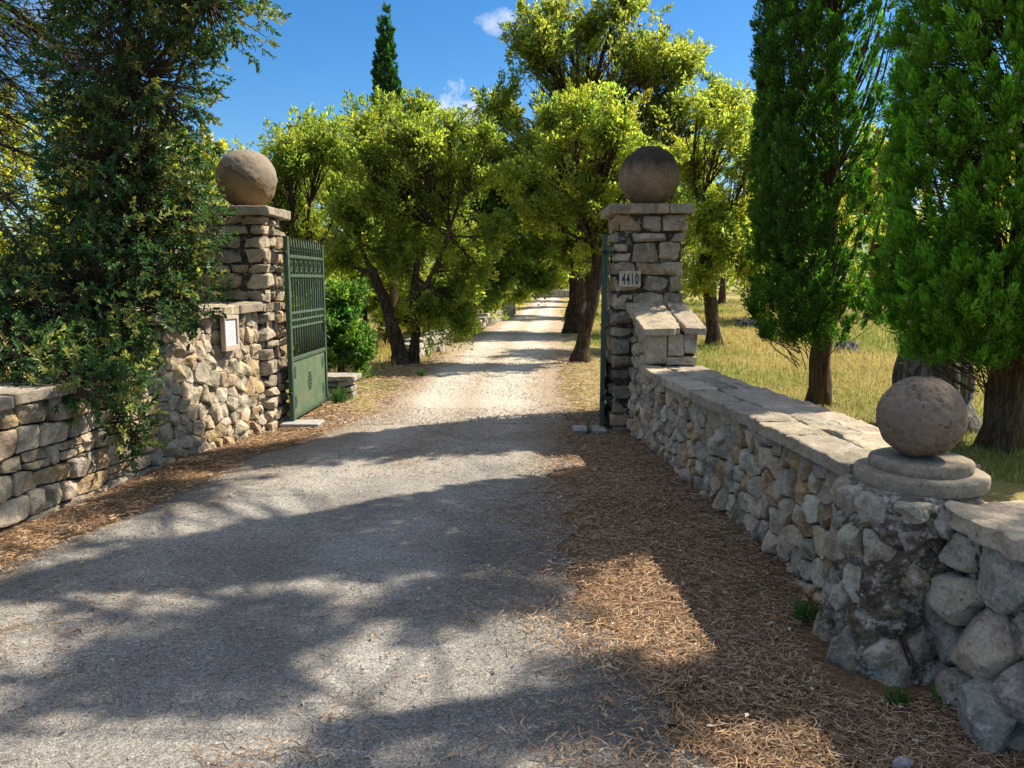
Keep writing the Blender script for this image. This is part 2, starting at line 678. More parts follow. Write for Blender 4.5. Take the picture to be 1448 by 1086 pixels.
l.new(p.outputs[0], out.inputs[0])
go = g.build('ground', m, smooth=True)
go['kind'] = 'structure'

# road sheet, 64 strips across
ry = spaced(-5.5, 74, 0.5, 9.5, 0.08, 1.03)
nx_ = 56
rows = []
for y in ry:
    w = fbm(V3([[0, y * 1.6, 3.1], [4, y * 1.6, 9.2]][0], [4, y * 1.6, 9.2]).reshape(2, 3), 21, 4)
    a = road_l(y) + 0.10 * w[0] - 0.05
    b = road_r(y) + 0.22 * w[1] + 0.07 * vnoise(V3(9, y * 9.0, 2).reshape(1, 3), 5)[0]
    rows.append(np.linspace(a, b, nx_))
RX = np.array(rows)
RY = np.repeat(ry[:, None], nx_, 1)
t = np.linspace(-1, 1, nx_)[None, :]
RZ = 0.012 - 0.030 * np.abs(t) ** 6 + 0.010 * fbm(np.stack([RX, RY, 0 * RX], -1).reshape(-1, 3) * 0.8, 4, 3).reshape(RX.shape) * (1 - np.abs(t) ** 4)
g = MB()
grid_mesh(g, RX, RY, RZ, np.repeat(np.repeat((t * 0.5 + 0.5)[:, :, None], 3, 2), len(ry), 0).reshape(-1, 3))
m, n, l, out = newmat('road_surface')
tc = n.new('ShaderNodeTexCoord')
v = tc.outputs['Object']
sep = n.new('ShaderNodeSeparateXYZ')
l.new(v, sep.inputs[0])
f1 = noise_node(n, l, v, 70, 5, 0.8, 1.6)
f2 = noise_node(n, l, v, 1.3, 5, 0.6, 0.4)
f3 = noise_node(n, l, v, 9, 6, 0.7, 0.5)
asph = ramp(n, l, f1, [(0.30, (0.06, 0.052, 0.044)), (0.46, (0.205, 0.194, 0.176)), (0.62, (0.60, 0.56, 0.495))])
asph = mixc(n, l, 1.0, asph, ramp(n, l, f2, [(0.3, 0.72), (0.7, 1.3)]), 'MULTIPLY')
asph = mixc(n, l, ramp(n, l, f3, [(0.55, 0.0), (0.75, 0.45)]), asph, (0.33, 0.25, 0.17))
grav = ramp(n, l, f1, [(0.28, (0.31, 0.27, 0.215)), (0.5, (0.57, 0.51, 0.43)), (0.72, (0.72, 0.66, 0.57))])
grav = mixc(n, l, ramp(n, l, f3, [(0.5, 0.0), (0.72, 0.55)]), grav, (0.34, 0.24, 0.15))
ya = n.new('ShaderNodeMath')
ya.operation = 'ADD'
l.new(sep.outputs[1], ya.inputs[0])
s2 = n.new('ShaderNodeMath')
s2.operation = 'MULTIPLY'
s2.inputs[1].default_value = 3.5
l.new(f2, s2.inputs[0])
l.new(s2.outputs[0], ya.inputs[1])
mr = n.new('ShaderNodeMapRange')
mr.inputs['From Min'].default_value = 7.6
mr.inputs['From Max'].default_value = 11.6
l.new(ya.outputs[0], mr.inputs[0])
# two wheel tracks worn pale, needles and earth between and beside them
at = N_(n, 'ShaderNodeAttribute', attribute_name='col')
sr_ = n.new('ShaderNodeSeparateColor')
l.new(at.outputs['Color'], sr_.inputs[0])
wv = n.new('ShaderNodeMath')
wv.operation = 'MULTIPLY_ADD'
l.new(f3, wv.inputs[0])
wv.inputs[1].default_value = 0.16
l.new(sr_.outputs[0], wv.inputs[2])
trk = ramp(n, l, wv.outputs[0], [(0.10, 0.0), (0.24, 0.15), (0.33, 1.0), (0.44, 0.9), (0.56, 0.35), (0.66, 0.95), (0.80, 1.0), (0.92, 0.3), (1.0, 0.0)])
earth = ramp(n, l, f1, [(0.28, (0.16, 0.115, 0.07)), (0.5, (0.36, 0.27, 0.175)), (0.72, (0.54, 0.44, 0.31))])
grav = mixc(n, l, trk, earth, grav)
asph = mixc(n, l, 1.0, asph, ramp(n, l, wv.outputs[0], [(0.1, 0.86), (0.36, 1.1), (0.56, 0.9), (0.72, 1.1), (0.95, 0.85)]), 'MULTIPLY')
c = mixc(n, l, mr.outputs[0], asph, grav)
p = n.new('ShaderNodeBsdfPrincipled')
p.inputs['Roughness'].default_value = 0.9
p.inputs['Specular IOR Level'].default_value = 0.25
l.new(c, p.inputs['Base Color'])
bp = n.new('ShaderNodeBump')
bp.inputs['Strength'].default_value = 0.9
bp.inputs['Distance'].default_value = 0.02
l.new(f1, bp.inputs['Height'])
l.new(bp.outputs[0], p.inputs['Normal'])
l.new(p.outputs[0], out.inputs[0])
ro = g.build('road', m, smooth=True)
ro['kind'] = 'structure'


# ------------------------------------------------------------------ masonry tools
def clip_poly(P, nrm, c):
    """keep the side dot(p, nrm) <= c"""
    out_ = []
    k = len(P)
    for i in range(k):
        a, b = P[i], P[(i + 1) % k]
        da, db = np.dot(a, nrm) - c, np.dot(b, nrm) - c
        if da <= 0:
            out_.append(a)
        if (da < 0) != (db < 0) and abs(da - db) > 1e-12:
            out_.append(a + (b - a) * da / (da - db))
    return out_


def voronoi_cells(r, u0, u1, v0, v1, sv, aspect=1.35, drop=0.16, jit=0.36, lloyd=1):
    """irregular flat-lying stones in a rectangle; sv = mean stone height"""
    su = sv * aspect
    nv = max(1, int(round((v1 - v0) / sv)))
    pts = []
    for j in range(nv):
        nu = max(1, int(round((u1 - u0) / su * r.uniform(0.8, 1.25))))
        off = r.uniform(0, 1)
        for i in range(nu + 1):
            if r.random() < drop:
                continue
            x = u0 + (i + off - 0.5 + r.uniform(-jit, jit)) * (u1 - u0) / nu
            y = v0 + (j + 0.5 + r.uniform(-jit, jit)) * (v1 - v0) / nv
            if u0 < x < u1:
                pts.append((x, y))
    pts = np.array(pts)
    A = np.array([1 / aspect, 1.0])
    rect = [np.array(q) for q in ((u0, v0), (u1, v0), (u1, v1), (u0, v1))]
    for it in range(lloyd + 1):
        S = pts * A
        cells = []
        for i in range(len(S)):
            d = ((S - S[i]) ** 2).sum(1)
            P = [q * A for q in rect]
            for j in np.argsort(d)[1:26]:
                nn = S[j] - S[i]
                P = clip_poly(P, nn, np.dot(nn, (S[i] + S[j]) / 2))
                if len(P) < 3:
                    break
            if len(P) >= 3:
                cells.append(np.array(P) / A)
        if it < lloyd:
            pts = np.array([(c.mean(0) * 0.6 + s * 0.4) for c, s in zip(cells, pts)]) if len(cells) == len(pts) else pts
    return cells


def course_cells(r, u0, u1, v0, v1, hv, wu, jit=0.16, wob=0.02):
    """coursed stones: rows of uneven height, uneven widths, crooked joints"""
    vs = [v0]
    while vs[-1] < v1 - hv * 0.55:
        vs.append(vs[-1] + hv * r.uniform(0.7, 1.35))
    vs = np.array(vs)
    vs = v0 + (vs - v0) * (v1 - v0) / (vs[-1] - v0)
    ph = r.uniform(0, 9, len(vs))

    def line(k, u):
        if k == 0 or k == len(vs) - 1:
            return vs[k]
        return vs[k] + wob * math.sin(u * 3.1 + ph[k]) + wob * 0.6 * math.sin(u * 8.3 + ph[k] * 2)
    cells = []
    for k in range(len(vs) - 1):
        us = [u0]
        while us[-1] < u1 - wu * 0.6:
            us.append(us[-1] + wu * r.uniform(0.5, 1.7))
        us = np.array(us)
        us = u0 + (us - u0) * (u1 - u0) / (us[-1] - u0)
        h = vs[k + 1] - vs[k]
        tl = np.concatenate([[0], r.uniform(-jit, jit, max(0, len(us) - 2)) * h, [0]]) if len(us) > 1 else np.zeros(len(us))
        for i in range(len(us) - 1):
            a, b = us[i], us[i + 1]
            at, bt = a + tl[i], b + tl[i + 1]
            a, b = a - tl[i], b - tl[i + 1]
            m1 = (a + b) / 2
            if (b - a) > 1.5 * h and r.random() < 0.35 and h > hv * 0.9:      # two thin stones one above the other
                vm = r.uniform(0.4, 0.6)
                ya, yb = line(k, a) * (1 - vm) + line(k + 1, at) * vm, line(k, b) * (1 - vm) + line(k + 1, bt) * vm
                cells.append(np.array([(a, line(k, a)), (m1, line(k, m1)), (b, line(k, b)), (b, yb), (a, ya)]))
                cells.append(np.array([(a, ya), (b, yb), (bt, line(k + 1, bt)), (m1, line(k + 1, m1)), (at, line(k + 1, at))]))
            else:
                cells.append(np.array([(a, line(k, a)), (m1, line(k, m1)), (b, line(k, b)), (bt, line(k + 1, bt)), (m1, line(k + 1, m1)), (at, line(k + 1, at))]))
    return cells


def inset_poly(P, gap):
    P = np.asarray(P)
    c = P.mean(0)
    area = 0.5 * np.sum(P[:, 0] * np.roll(P[:, 1], -1) - np.roll(P[:, 0], -1) * P[:, 1])
    if area < 0:
        P = P[::-1]
    Q = [p for p in P]
    k = len(P)
    for i in range(k):
        a, b = P[i], P[(i + 1) % k]
        e = b - a
        L = np.linalg.norm(e)
        if L < 1e-5:
            continue
        nn = np.array([e[1], -e[0]]) / L
        Q = clip_poly(Q, nn, np.dot(nn, a) - gap)
        if len(Q) < 3:
            return None
    return np.array(Q)


def outline(P, M, soft):
    """round the corners of polygon P and resample it to M points"""
    Q = P
    for _ in range(2):
        nx = np.roll(Q, -1, 0)
        Q = np.stack([Q * (1 - soft) + nx * soft, Q * soft + nx * (1 - soft)], 1).reshape(-1, 2)
    d = np.linalg.norm(np.roll(Q, -1, 0) - Q, axis=1)
    s = np.concatenate([[0], np.cumsum(d)])
    Qc = np.concatenate([Q, Q[:1]])
    tt = np.arange(M) / M * s[-1]
    return np.stack([np.interp(tt, s, Qc[:, 0]), np.interp(tt, s, Qc[:, 1])], -1)


RING_T = np.array([1.0, 1.0, 0.965, 0.90, 0.80, 0.67, 0.52, 0.36, 0.18])


def stones(mb, r, cells, mapf, gap=0.010, D=(0.02, 0.06), back=0.05, soft=0.2, pal=None, M=26, facet=0.5, rough=0.006, power=3.0, seed=0, edge=0.012, colvar=0.14, crisp=False):
    """one bulging, chipped stone per cell; mapf(u, v, d) lifts (u, v) and the height d over the face to world space"""
    for P in cells:
        Q = inset_poly(P, gap * r.uniform(0.7, 1.4))
        if Q is None or len(Q) < 3:
            continue
        ar = 0.5 * abs(np.sum(Q[:, 0] * np.roll(Q[:, 1], -1) - np.roll(Q[:, 0], -1) * Q[:, 1]))
        if ar < 0.0005:
            continue
        size = math.sqrt(ar)
        O = outline(Q, M, soft * r.uniform(0.75, 1.15))
        c = O.mean(0)
        O = O + (fbm(np.c_[O * 14, np.full(M, r.uniform(0, 99))], seed, 2) * size * 0.035)[:, None] * unit(O - c)
        d0 = r.uniform(*D) * min(1.25, 0.55 + size * 3)
        uv = [c + (O - c) * t for t in RING_T]
        hh = [np.full(M, -back)] + [np.full(M, d0 * (1 - t ** power) + edge * (0.3 if k == 0 else 1)) for k, t in enumerate(RING_T[1:])]
        UV = np.concatenate(uv + [c[None]])
        H = np.concatenate(hh + [np.array([d0 + edge])])
        rel = (UV - c) / size
        body = slice(M, None)
        cut = np.full(len(UV), 9.0)
        for _ in range(r.integers(2, 5)):
            a = r.uniform(0, 2 * PI)
            cut = np.minimum(cut, d0 * r.uniform(0.75, 1.1) - facet * d0 * r.uniform(0.4, 1.6) * (rel[:, 0] * math.cos(a) + rel[:, 1] * math.sin(a) - r.uniform(-0.1, 0.35)) * 2)
        off = r.uniform(0, 100)
        q = np.c_[UV * 9, np.full(len(UV), off)]
        nz = fbm(q, seed + 5, 4, 0.55)
        H[body] = np.minimum(H, np.maximum(cut, -0.004))[body] + (nz * rough)[body] + (np.abs(fbm(q * 0.5, seed + 8, 2)) * -rough)[body]
        XYZ = mapf(UV[:, 0], UV[:, 1], H)
        col = np.array(pal[r.integers(len(pal))]) * r.uniform(1 - colvar, 1 + colvar) * (1 + r.normal(size=3) * 0.025)
        j = np.arange(M)
        k = (j + 1) % M
        nr = len(RING_T)
        F = np.concatenate([np.stack([i * M + j, i * M + k, (i + 1) * M + k, (i + 1) * M + j], -1) for i in range(nr - 1)])
        F3 = np.stack([(nr - 1) * M + j, (nr - 1) * M + k, np.full(M, nr * M)], -1)
        if crisp:
            XYZ = np.concatenate([XYZ, XYZ[M:2 * M]])
            F[:M, 2:] += (nr * M + 1 - M)
        mb.add(XYZ, F, F3, np.clip(col, 0.02, 0.7))


_bn = 11
_t = np.linspace(-1, 1, _bn)


def _cube_grid():
    V, F = [], []
    for ax in range(3):
        for sgn in (-1, 1):
            a, b = np.meshgrid(_t, _t, indexing='ij')
            P = np.zeros((_bn, _bn, 3))
            P[..., ax] = sgn
            P[..., (ax + 1) % 3] = a
            P[..., (ax + 2) % 3] = b
            o = len(V) * _bn * _bn
            V.append(P.reshape(-1, 3))
            for i in range(_bn - 1):
                for j in range(_bn - 1):
                    q = [o + i * _bn + j, o + (i + 1) * _bn + j, o + (i + 1) * _bn + j + 1, o + i * _bn + j + 1]
                    F.append(q if sgn > 0 else q[::-1])
    V = np.concatenate(V)
    key = np.round(V * 1000).astype(int)
    _, first, inv = np.unique(key, axis=0, return_index=True, return_inverse=True)
    return V[first], inv.ravel()[np.array(F)]


CUBE_V, CUBE_F = _cube_grid()


def block(mb, r, lo, hi, col, warp=0.05, rnd=0.25, rough=0.008, rot=0.0, facet=0.0, seed=0, nfac=5, fmin=0.62):
    """a hewn stone: a box with crooked corners, rounded edges and a rough skin"""
    lo, hi = np.asarray(lo, float), np.asarray(hi, float)
    h = (hi - lo) / 2
    c = (hi + lo) / 2
    V = np.sign(CUBE_V) * np.abs(CUBE_V) ** 0.75
    s = np.min(h)
    rad = rnd * s
    inner = np.clip(V * h, -(h - rad), h - rad)
    d = V * h - inner
    P = inner + unit(d) * np.minimum(np.linalg.norm(d, axis=1, keepdims=True), rad)
    cor = r.uniform(-1, 1, (2, 2, 2, 3)) * warp * h
    tt = (P / h + 1) / 2
    W = 0
    for a in (0, 1):
        for b in (0, 1):
            for e in (0, 1):
                w = (tt[:, 0] if a else 1 - tt[:, 0]) * (tt[:, 1] if b else 1 - tt[:, 1]) * (tt[:, 2] if e else 1 - tt[:, 2])
                W = W + w[:, None] * cor[a, b, e]
    P = P + W
    off = r.uniform(0, 60, 3)
    if facet:
        for _ in range(nfac):
            nrm = randunit(r, 1)[0]
            lim = facet * r.uniform(fmin, 0.95) * np.max(np.abs(P @ nrm))
            ex = np.maximum(P @ nrm - lim, 0)
            P = P - ex[:, None] * nrm
    nn = unit(P / h)
    P = P + nn * (fbm((P + off) * 9, seed, 4, 0.55) * rough)[:, None]
    if rot:
        ca, sa = math.cos(rot), math.sin(rot)
        P = np.stack([P[:, 0] * ca - P[:, 1] * sa, P[:, 0] * sa + P[:, 1] * ca, P[:, 2]], -1)
    mb.add(P + c, CUBE_F, None, np.clip(np.asarray(col) * r.uniform(0.85, 1.15), 0.02, 0.7))


def rough_box(mb, lo, hi, col, amp=0.012, step=0.07, seed=0):
    """mortar core: a box diced finely and roughened"""
    lo, hi = np.asarray(lo, float), np.asarray(hi, float)
    for ax in range(3):
        for sgn in (0, 1):
            b, c_ = (ax + 1) % 3, (ax + 2) % 3
            nb, nc = max(2, int((hi[b] - lo[b]) / step)), max(2, int((hi[c_] - lo[c_]) / step))
            B, C = np.meshgrid(np.linspace(lo[b], hi[b], nb), np.linspace(lo[c_], hi[c_], nc), indexing='ij')
            P = np.zeros((nb, nc, 3))
            P[..., ax] = hi[ax] if sgn else lo[ax]
            P[..., b] = B
            P[..., c_] = C
            P = P.reshape(-1, 3)
            inn = (B > lo[b] + 1e-6) & (B < hi[b] - 1e-6) & (C > lo[c_] + 1e-6) & (C < hi[c_] - 1e-6)
            P[:, ax] += amp * fbm(P * 11, seed, 3) * inn.ravel()
            i = np.arange(nb - 1)[:, None] * nc + np.arange(nc - 1)[None, :]
            F = np.stack([i, i + nc, i + nc + 1, i + 1], -1).reshape(-1, 4)
            mb.add(P, F if sgn else F[:, ::-1], None, col)


class Path:
    """a plan curve walked by arc length, with the normal on its left or right"""

    def __init__(self, pts, side):
        pts = np.asarray(pts, float)
        s = np.concatenate([[0], np.cumsum(np.linalg.norm(np.diff(pts, axis=0), axis=1))])
        ss = np.linspace(0, s[-1], 160)
        P = np.stack([np.interp(ss, s, pts[:, k]) for k in (0, 1)], -1)
        for _ in range(30):
            P[1:-1] = (P[:-2] + 2 * P[1:-1] + P[2:]) / 4
        self.P, self.s, self.len = P, ss, s[-1]
        T = unit(np.gradient(P, axis=0))
        self.N = np.stack([T[:, 1], -T[:, 0]], -1) * side

    def at(self, u):
        x, y = np.interp(u, self.s, self.P[:, 0]), np.interp(u, self.s, self.P[:, 1])
        nx, ny = np.interp(u, self.s, self.N[:, 0]), np.interp(u, self.s, self.N[:, 1])
        return x, y, nx, ny

    def face(self, batter=0.0, off=0.0):
        def f(u, v, d):
            x, y, nx, ny = self.at(u)
            e = d + off - batter * v
            return np.stack([x + nx * e, y + ny * e, v], -1)
        return f

    def top(self, z):
        def f(u, w, d):
            x, y, nx, ny = self.at(u)
            zz = z(u) if callable(z) else z
            return np.stack([x - nx * w, y - ny * w, zz + d], -1)
        return f


def wall_core(mb, path, u0, u1, z0, z1, w0, w1, batter, col, seed):
    """the mortar heart of a wall, a swept box between depth w0 and w1 behind the face line"""
    us = np.linspace(u0, u1, max(3, int((u1 - u0) / 0.06)))
    zt = z1(us) if callable(z1) else np.full(len(us), z1)
    nv = 16
    x, y, nx, ny = path.at(us)
    for w, flip in ((w0, False), (w1, True)):
        vv = z0 + (zt - z0)[:, None] * np.linspace(0, 1, nv)[None, :]
        e = -w - (batter * vv if not flip else -batter * vv)
        P = np.stack([x[:, None] + nx[:, None] * e, y[:, None] + ny[:, None] * e, vv], -1).reshape(-1, 3)
        nz = 0.014 * fbm(P * 12, seed, 3)
        P[:, 0] += np.repeat(nx, nv) * nz
        P[:, 1] += np.repeat(ny, nv) * nz
        i = np.arange(len(us) - 1)[:, None] * nv + np.arange(nv - 1)[None, :]
        F = np.stack([i, i + nv, i + nv + 1, i + 1], -1).reshape(-1, 4)
        mb.add(P, F if flip else F[:, ::-1], None, col)
    # top and ends
    e0, e1 = -w0 - batter * zt, -w1 + batter * zt
    A = np.stack([x + nx * e0, y + ny * e0, zt], -1)
    B = np.stack([x + nx * e1, y + ny * e1, zt], -1)
    k = len(us)
    i = np.arange(k - 1)
    mb.add(np.concatenate([A, B]), np.stack([i, i + 1, k + i + 1, k + i], -1), None, col)
    for q in (0, -1):
        P = [(x[q] - nx[q] * w0, y[q] - ny[q] * w0, z0), (x[q] - nx[q] * w1, y[q] - ny[q] * w1, z0), tuple(B[q]), tuple(A[q])]
        mb.add(P, [[0, 1, 2, 3]], None, col)


PAL_R = [(0.593, 0.501, 0.363), (0.498, 0.412, 0.292), (0.652, 0.511, 0.343), (0.439, 0.384, 0.308), (0.660, 0.567, 0.413), (0.593, 0.400, 0.212), (0.534, 0.468, 0.363), (0.641, 0.478, 0.312)]
PAL_L = [(0.555, 0.448, 0.298), (0.483, 0.379, 0.245), (0.616, 0.487, 0.324), (0.447, 0.374, 0.271), (0.629, 0.521, 0.376), (0.555, 0.397, 0.219), (0.508, 0.443, 0.334)]
PAL_P = [(0.421, 0.338, 0.229), (0.353, 0.284, 0.194), (0.481, 0.385, 0.267), (0.323, 0.270, 0.200), (0.441, 0.376, 0.276), (0.441, 0.309, 0.181)]
PAL_C = [(0.441, 0.376, 0.275), (0.392, 0.327, 0.232), (0.470, 0.384, 0.267), (0.363, 0.304, 0.229)]
MORTAR = (0.055, 0.042, 0.030)

# ------------------------------------------------------------------ right-hand wall
RP = Path([(1.22, 7.88), (1.27, 7.3), (1.36, 6.0), (1.45, 4.97), (1.50, 4.2), (1.56, 3.35)], -1)   # face line, road on the normal side
if RP.N[10, 0] > 0:
    RP.N *= -1
r = rngf(11)
wall = thing('stone_wall', 'long low rubble stone wall with flat slab coping on the right of the road', 'wall', (1.5, 5.6, 0))
WR = 0.50
STEP = 0.60
g = MB()
wall_core(g, RP, 0, RP.len, -0.05, 0.70, 0.035, WR, 0.03, MORTAR, 2)
wall_core(g, RP, 0, STEP, 0.70, lambda u: 1.285 - 0.31 * u, 0.03, WR - 0.01, 0.03, MORTAR, 3)
face = RP.face(0.03, 0.0)
cells = voronoi_cells(r, 0, RP.len, -0.06, 0.71, 0.112, 1.12, 0.2, 0.42)
stones(g, r, cells, face, 0.005, (0.014, 0.038), 0.07, 0.09, PAL_R, 38, 1.6, 0.013, power=9, colvar=0.22, seed=31)
cells = voronoi_cells(r, 0, STEP, 0.71, 1.24, 0.12, 1.1, 0.12, 0.36)
cells = [np.array(q) for q in (clip_poly(list(c), np.array([0.31, 1.0]), 1.305) for c in cells) if len(q) > 2]
stones(g, r, cells, face, 0.005, (0.014, 0.036), 0.07, 0.09, PAL_R, 38, 1.6, 0.012, power=9, colvar=0.22, seed=33)
bx, by, bnx, bny = RP.at(np.array([0.0, RP.len]))


def back_face(u, v, d):
    x, y, nx, ny = RP.at(u)
    e = -WR - d + 0.03 * v
    return np.stack([x + nx * e, y + ny * e, v], -1)


cells = voronoi_cells(r, 0, RP.len, -0.06, 0.71, 0.15, 1.3, 0.15, 0.36)
cells = [c[:, :] for c in cells]
stones(g, r, cells, back_face, 0.010, (0.02, 0.05), 0.06, 0.2, PAL_R, 18, 0.5, 0.008, seed=35)
# squared stones on the end of the raised step
x, y, nx, ny = (float(q[0]) for q in RP.at(np.array([STEP])))
rot = math.atan2(-nx, ny) + PI / 2
for (a, b, z0, z1) in ((0.005, 0.20, 0.79, 1.09), (0.205, 0.36, 0.88, 1.088), (0.365, 0.49, 0.90, 1.09), (0.205, 0.49, 0.785, 0.875)):
    w = (a + b) / 2
    cx, cyy = x - nx * w, y - ny * w + 0.045
    block(g, r, (cx - (b - a) / 2, cyy - 0.09, z0), (cx + (b - a) / 2, cyy + 0.09, z1), PAL_R[r.integers(8)], 0.08, 0.3, 0.008, seed=int(a * 100))
g.build('masonry', M_STONE, wall, False)
# slab coping of the low run, laid in two crooked rows
g = MB()
cells = course_cells(r, STEP + 0.0, RP.len + 0.12, -0.055, WR + 0.05, 0.30, 0.46, 0.10, 0.018)
for c in cells:
    stones(g, r, [c], RP.top(0.775 + r.uniform(-0.008, 0.010)), 0.002, (0.004, 0.010), 0.064, 0.05, PAL_C, 84, 0.2, 0.009, crisp=True, power=12.0, seed=int(r.integers(999)), edge=0.002, colvar=0.10)
g.build('coping', M_COPING, wall, True)
g = MB()
cells = [np.array(q_) for q_ in ([(-0.02, -0.055), (0.34, -0.06), (STEP + 0.10, -0.05), (STEP + 0.11, 0.15), (STEP + 0.09, 0.30), (0.33, 0.33), (-0.02, 0.31)],
                                 [(-0.02, 0.31), (0.33, 0.33), (STEP + 0.09, 0.30), (STEP + 0.105, 0.44), (STEP + 0.10, WR + 0.05), (0.3, WR + 0.055), (-0.02, WR + 0.05)])]
for c in cells:
    stones(g, r, [c], RP.top(lambda u: 1.365 - 0.31 * u), 0.002, (0.004, 0.008), 0.062, 0.02, PAL_C, 150, 0.2, 0.007, crisp=True, power=12.0, seed=int(r.integers(999)), edge=0.002, colvar=0.08)
g.build('sloping_coping', M_COPING, wall, True)

# ------------------------------------------------------------------ wing wall running out of the frame
WP = Path([(1.74, 3.02), (1.72, 2.70), (1.78, 2.40), (1.95, 1.9), (2.35, 1.1), (3.1, 0.1), (4.2, -0.9)], -1)
if WP.N[10, 0] > 0:
    WP.N *= -1
r = rngf(12)
wing = thing('stone_wall', 'grey lichened rubble wall of big angular stones, nearest on the right edge', 'wall', (2.2, 1.8, 0))
g = MB()
wall_core(g, WP, 0, WP.len, -0.05, 0.66, 0.03, 0.46, -0.05, MORTAR, 5)
cells = voronoi_cells(r, 0, WP.len, -0.05, 0.66, 0.17, 1.25, 0.15, 0.38)
PAL_W = [(0.534, 0.470, 0.382), (0.454, 0.400, 0.324), (0.593, 0.497, 0.363), (0.396, 0.346, 0.282), (0.616, 0.519, 0.372)]
stones(g, r, cells, WP.face(0.08, 0.045), 0.006, (0.03, 0.07), 0.09, 0.09, PAL_W, 36, 1.1, 0.016, power=7, seed=41)


def wback(u, v, d):
    x, y, nx, ny = WP.at(u)
    e = -0.46 - d
    return np.stack([x + nx * e, y + ny * e, v], -1)


stones(g, r, voronoi_cells(r, 0, WP.len, -0.05, 0.66, 0.18, 1.3), wback, 0.01, (0.02, 0.05), 0.06, 0.16, PAL_W, 18, 0.6, 0.01, seed=42)
block(g, r, (1.57, 2.38, -0.08), (1.86, 2.66, 0.25), (0.50, 0.46, 0.40), 0.28, 0.2, 0.022, 0.4, 0.95, 7, 14, 0.55)
g.build('masonry', M_OLD, wing, False)
g = MB()
for c in course_cells(r, -0.02, WP.len, -0.05, 0.52, 0.34, 0.55, 0.12, 0.02):
    stones(g, r, [c], WP.top(0.735 + r.uniform(-0.012, 0.012)), 0.004, (0.006, 0.014), 0.07, 0.05, PAL_C, 84, 0.3, 0.014, crisp=True, power=12.0, seed=int(r.integers(999)), edge=0.002)
g.build('coping', M_COPING, wing, True)

# ------------------------------------------------------------------ round column with the small ball
r = rngf(13)
colm = thing('stone_column', 'squat weathered stone column with a ball finial at the near end of the low wall', 'column', (1.63, 3.13, 0))
CC = V3(1.675, 3.14, 0)


def col_r(a, z):
    """rounded-square section, swelling towards the foot"""
    k = (np.abs(np.cos(a)) ** 3.2 + np.abs(np.sin(a)) ** 3.2) ** (-1 / 3.2)
    return k * (0.258 + 0.035 * np.clip(1 - z / 0.5, 0, 1) ** 1.5)


def col_map(u, v, d):
    a = u / 0.33
    rr = col_r(a, v) + d
    return np.stack([CC[0] + rr * np.cos(a), CC[1] + rr * np.sin(a), v], -1)


g = MB()
na, nz = 260, 120
A_, Z_ = np.meshgrid(np.linspace(0, 2 * PI, na, endpoint=False), np.linspace(-0.05, 0.745, nz))
P = col_map(A_.ravel() * 0.33, Z_.ravel(), np.zeros(A_.size))
nz_ = 1.3 * (0.5 - np.abs(fbm(P * 4.2, 51, 4, 0.6))) + 0.9 * fbm(P * 13, 52, 4, 0.65)
P = P + unit(P - CC * V3(1, 1, 0) - np.stack([0 * nz_, 0 * nz_, P[:, 2]], -1)) * (nz_ * 0.026 * np.clip((0.77 - P[:, 2]) / 0.16, 0.15, 1) - 0.012 - 0.05 * np.clip((P[:, 2] - 0.69) / 0.055, 0, 1) ** 2)[:, None]
i = np.arange(nz - 1)[:, None] * na
j = np.arange(na)[None, :]
k = (j + 1) % na
g.add(P, np.stack([i + j, i + k, i + na + k, i + na + j], -1).reshape(-1, 4), None, np.clip(np.array([[0.20, 0.158, 0.11]]) * (1 + 0.5 * fbm(P * 6, 58, 4))[:, None], 0.05, 0.6))
topc = np.array([[CC[0], CC[1], 0.75]])
tp = P[(nz - 1) * na:]
g.add(np.concatenate([tp, topc]), None, np.stack([np.arange(na), (np.arange(na) + 1) % na, np.full(na, na)], -1), (0.26, 0.22, 0.17))
cells = voronoi_cells(r, 0, 2 * PI * 0.33, -0.04, 0.75, 0.135, 1.3, 0.1, 0.4)
cells = [c for c in cells if r.random() < (0.95 if c[:, 1].mean() > 0.52 else 0.66)]
stones(g, r, cells, col_map, 0.014, (0.02, 0.055), 0.08, 0.07, PAL_W + [(0.50, 0.42, 0.30), (0.46, 0.36, 0.23)], 36, 1.2, 0.020, power=7, seed=55)
for (bx_, by_, s_, h_) in ((1.42, 3.05, 0.075, 0.19), (1.52, 2.90, 0.07, 0.10), (1.85, 2.91, 0.08, 0.28)):
    block(g, r, (bx_ - s_, by_ - s_, -0.08), (bx_ + s_, by_ + s_, h_), (0.52, 0.46, 0.36), 0.28, 0.2, 0.020, r.uniform(0, 1), 0.95, int(h_ * 100), 14, 0.55)
g.build('masonry', M_OLD, colm, False)
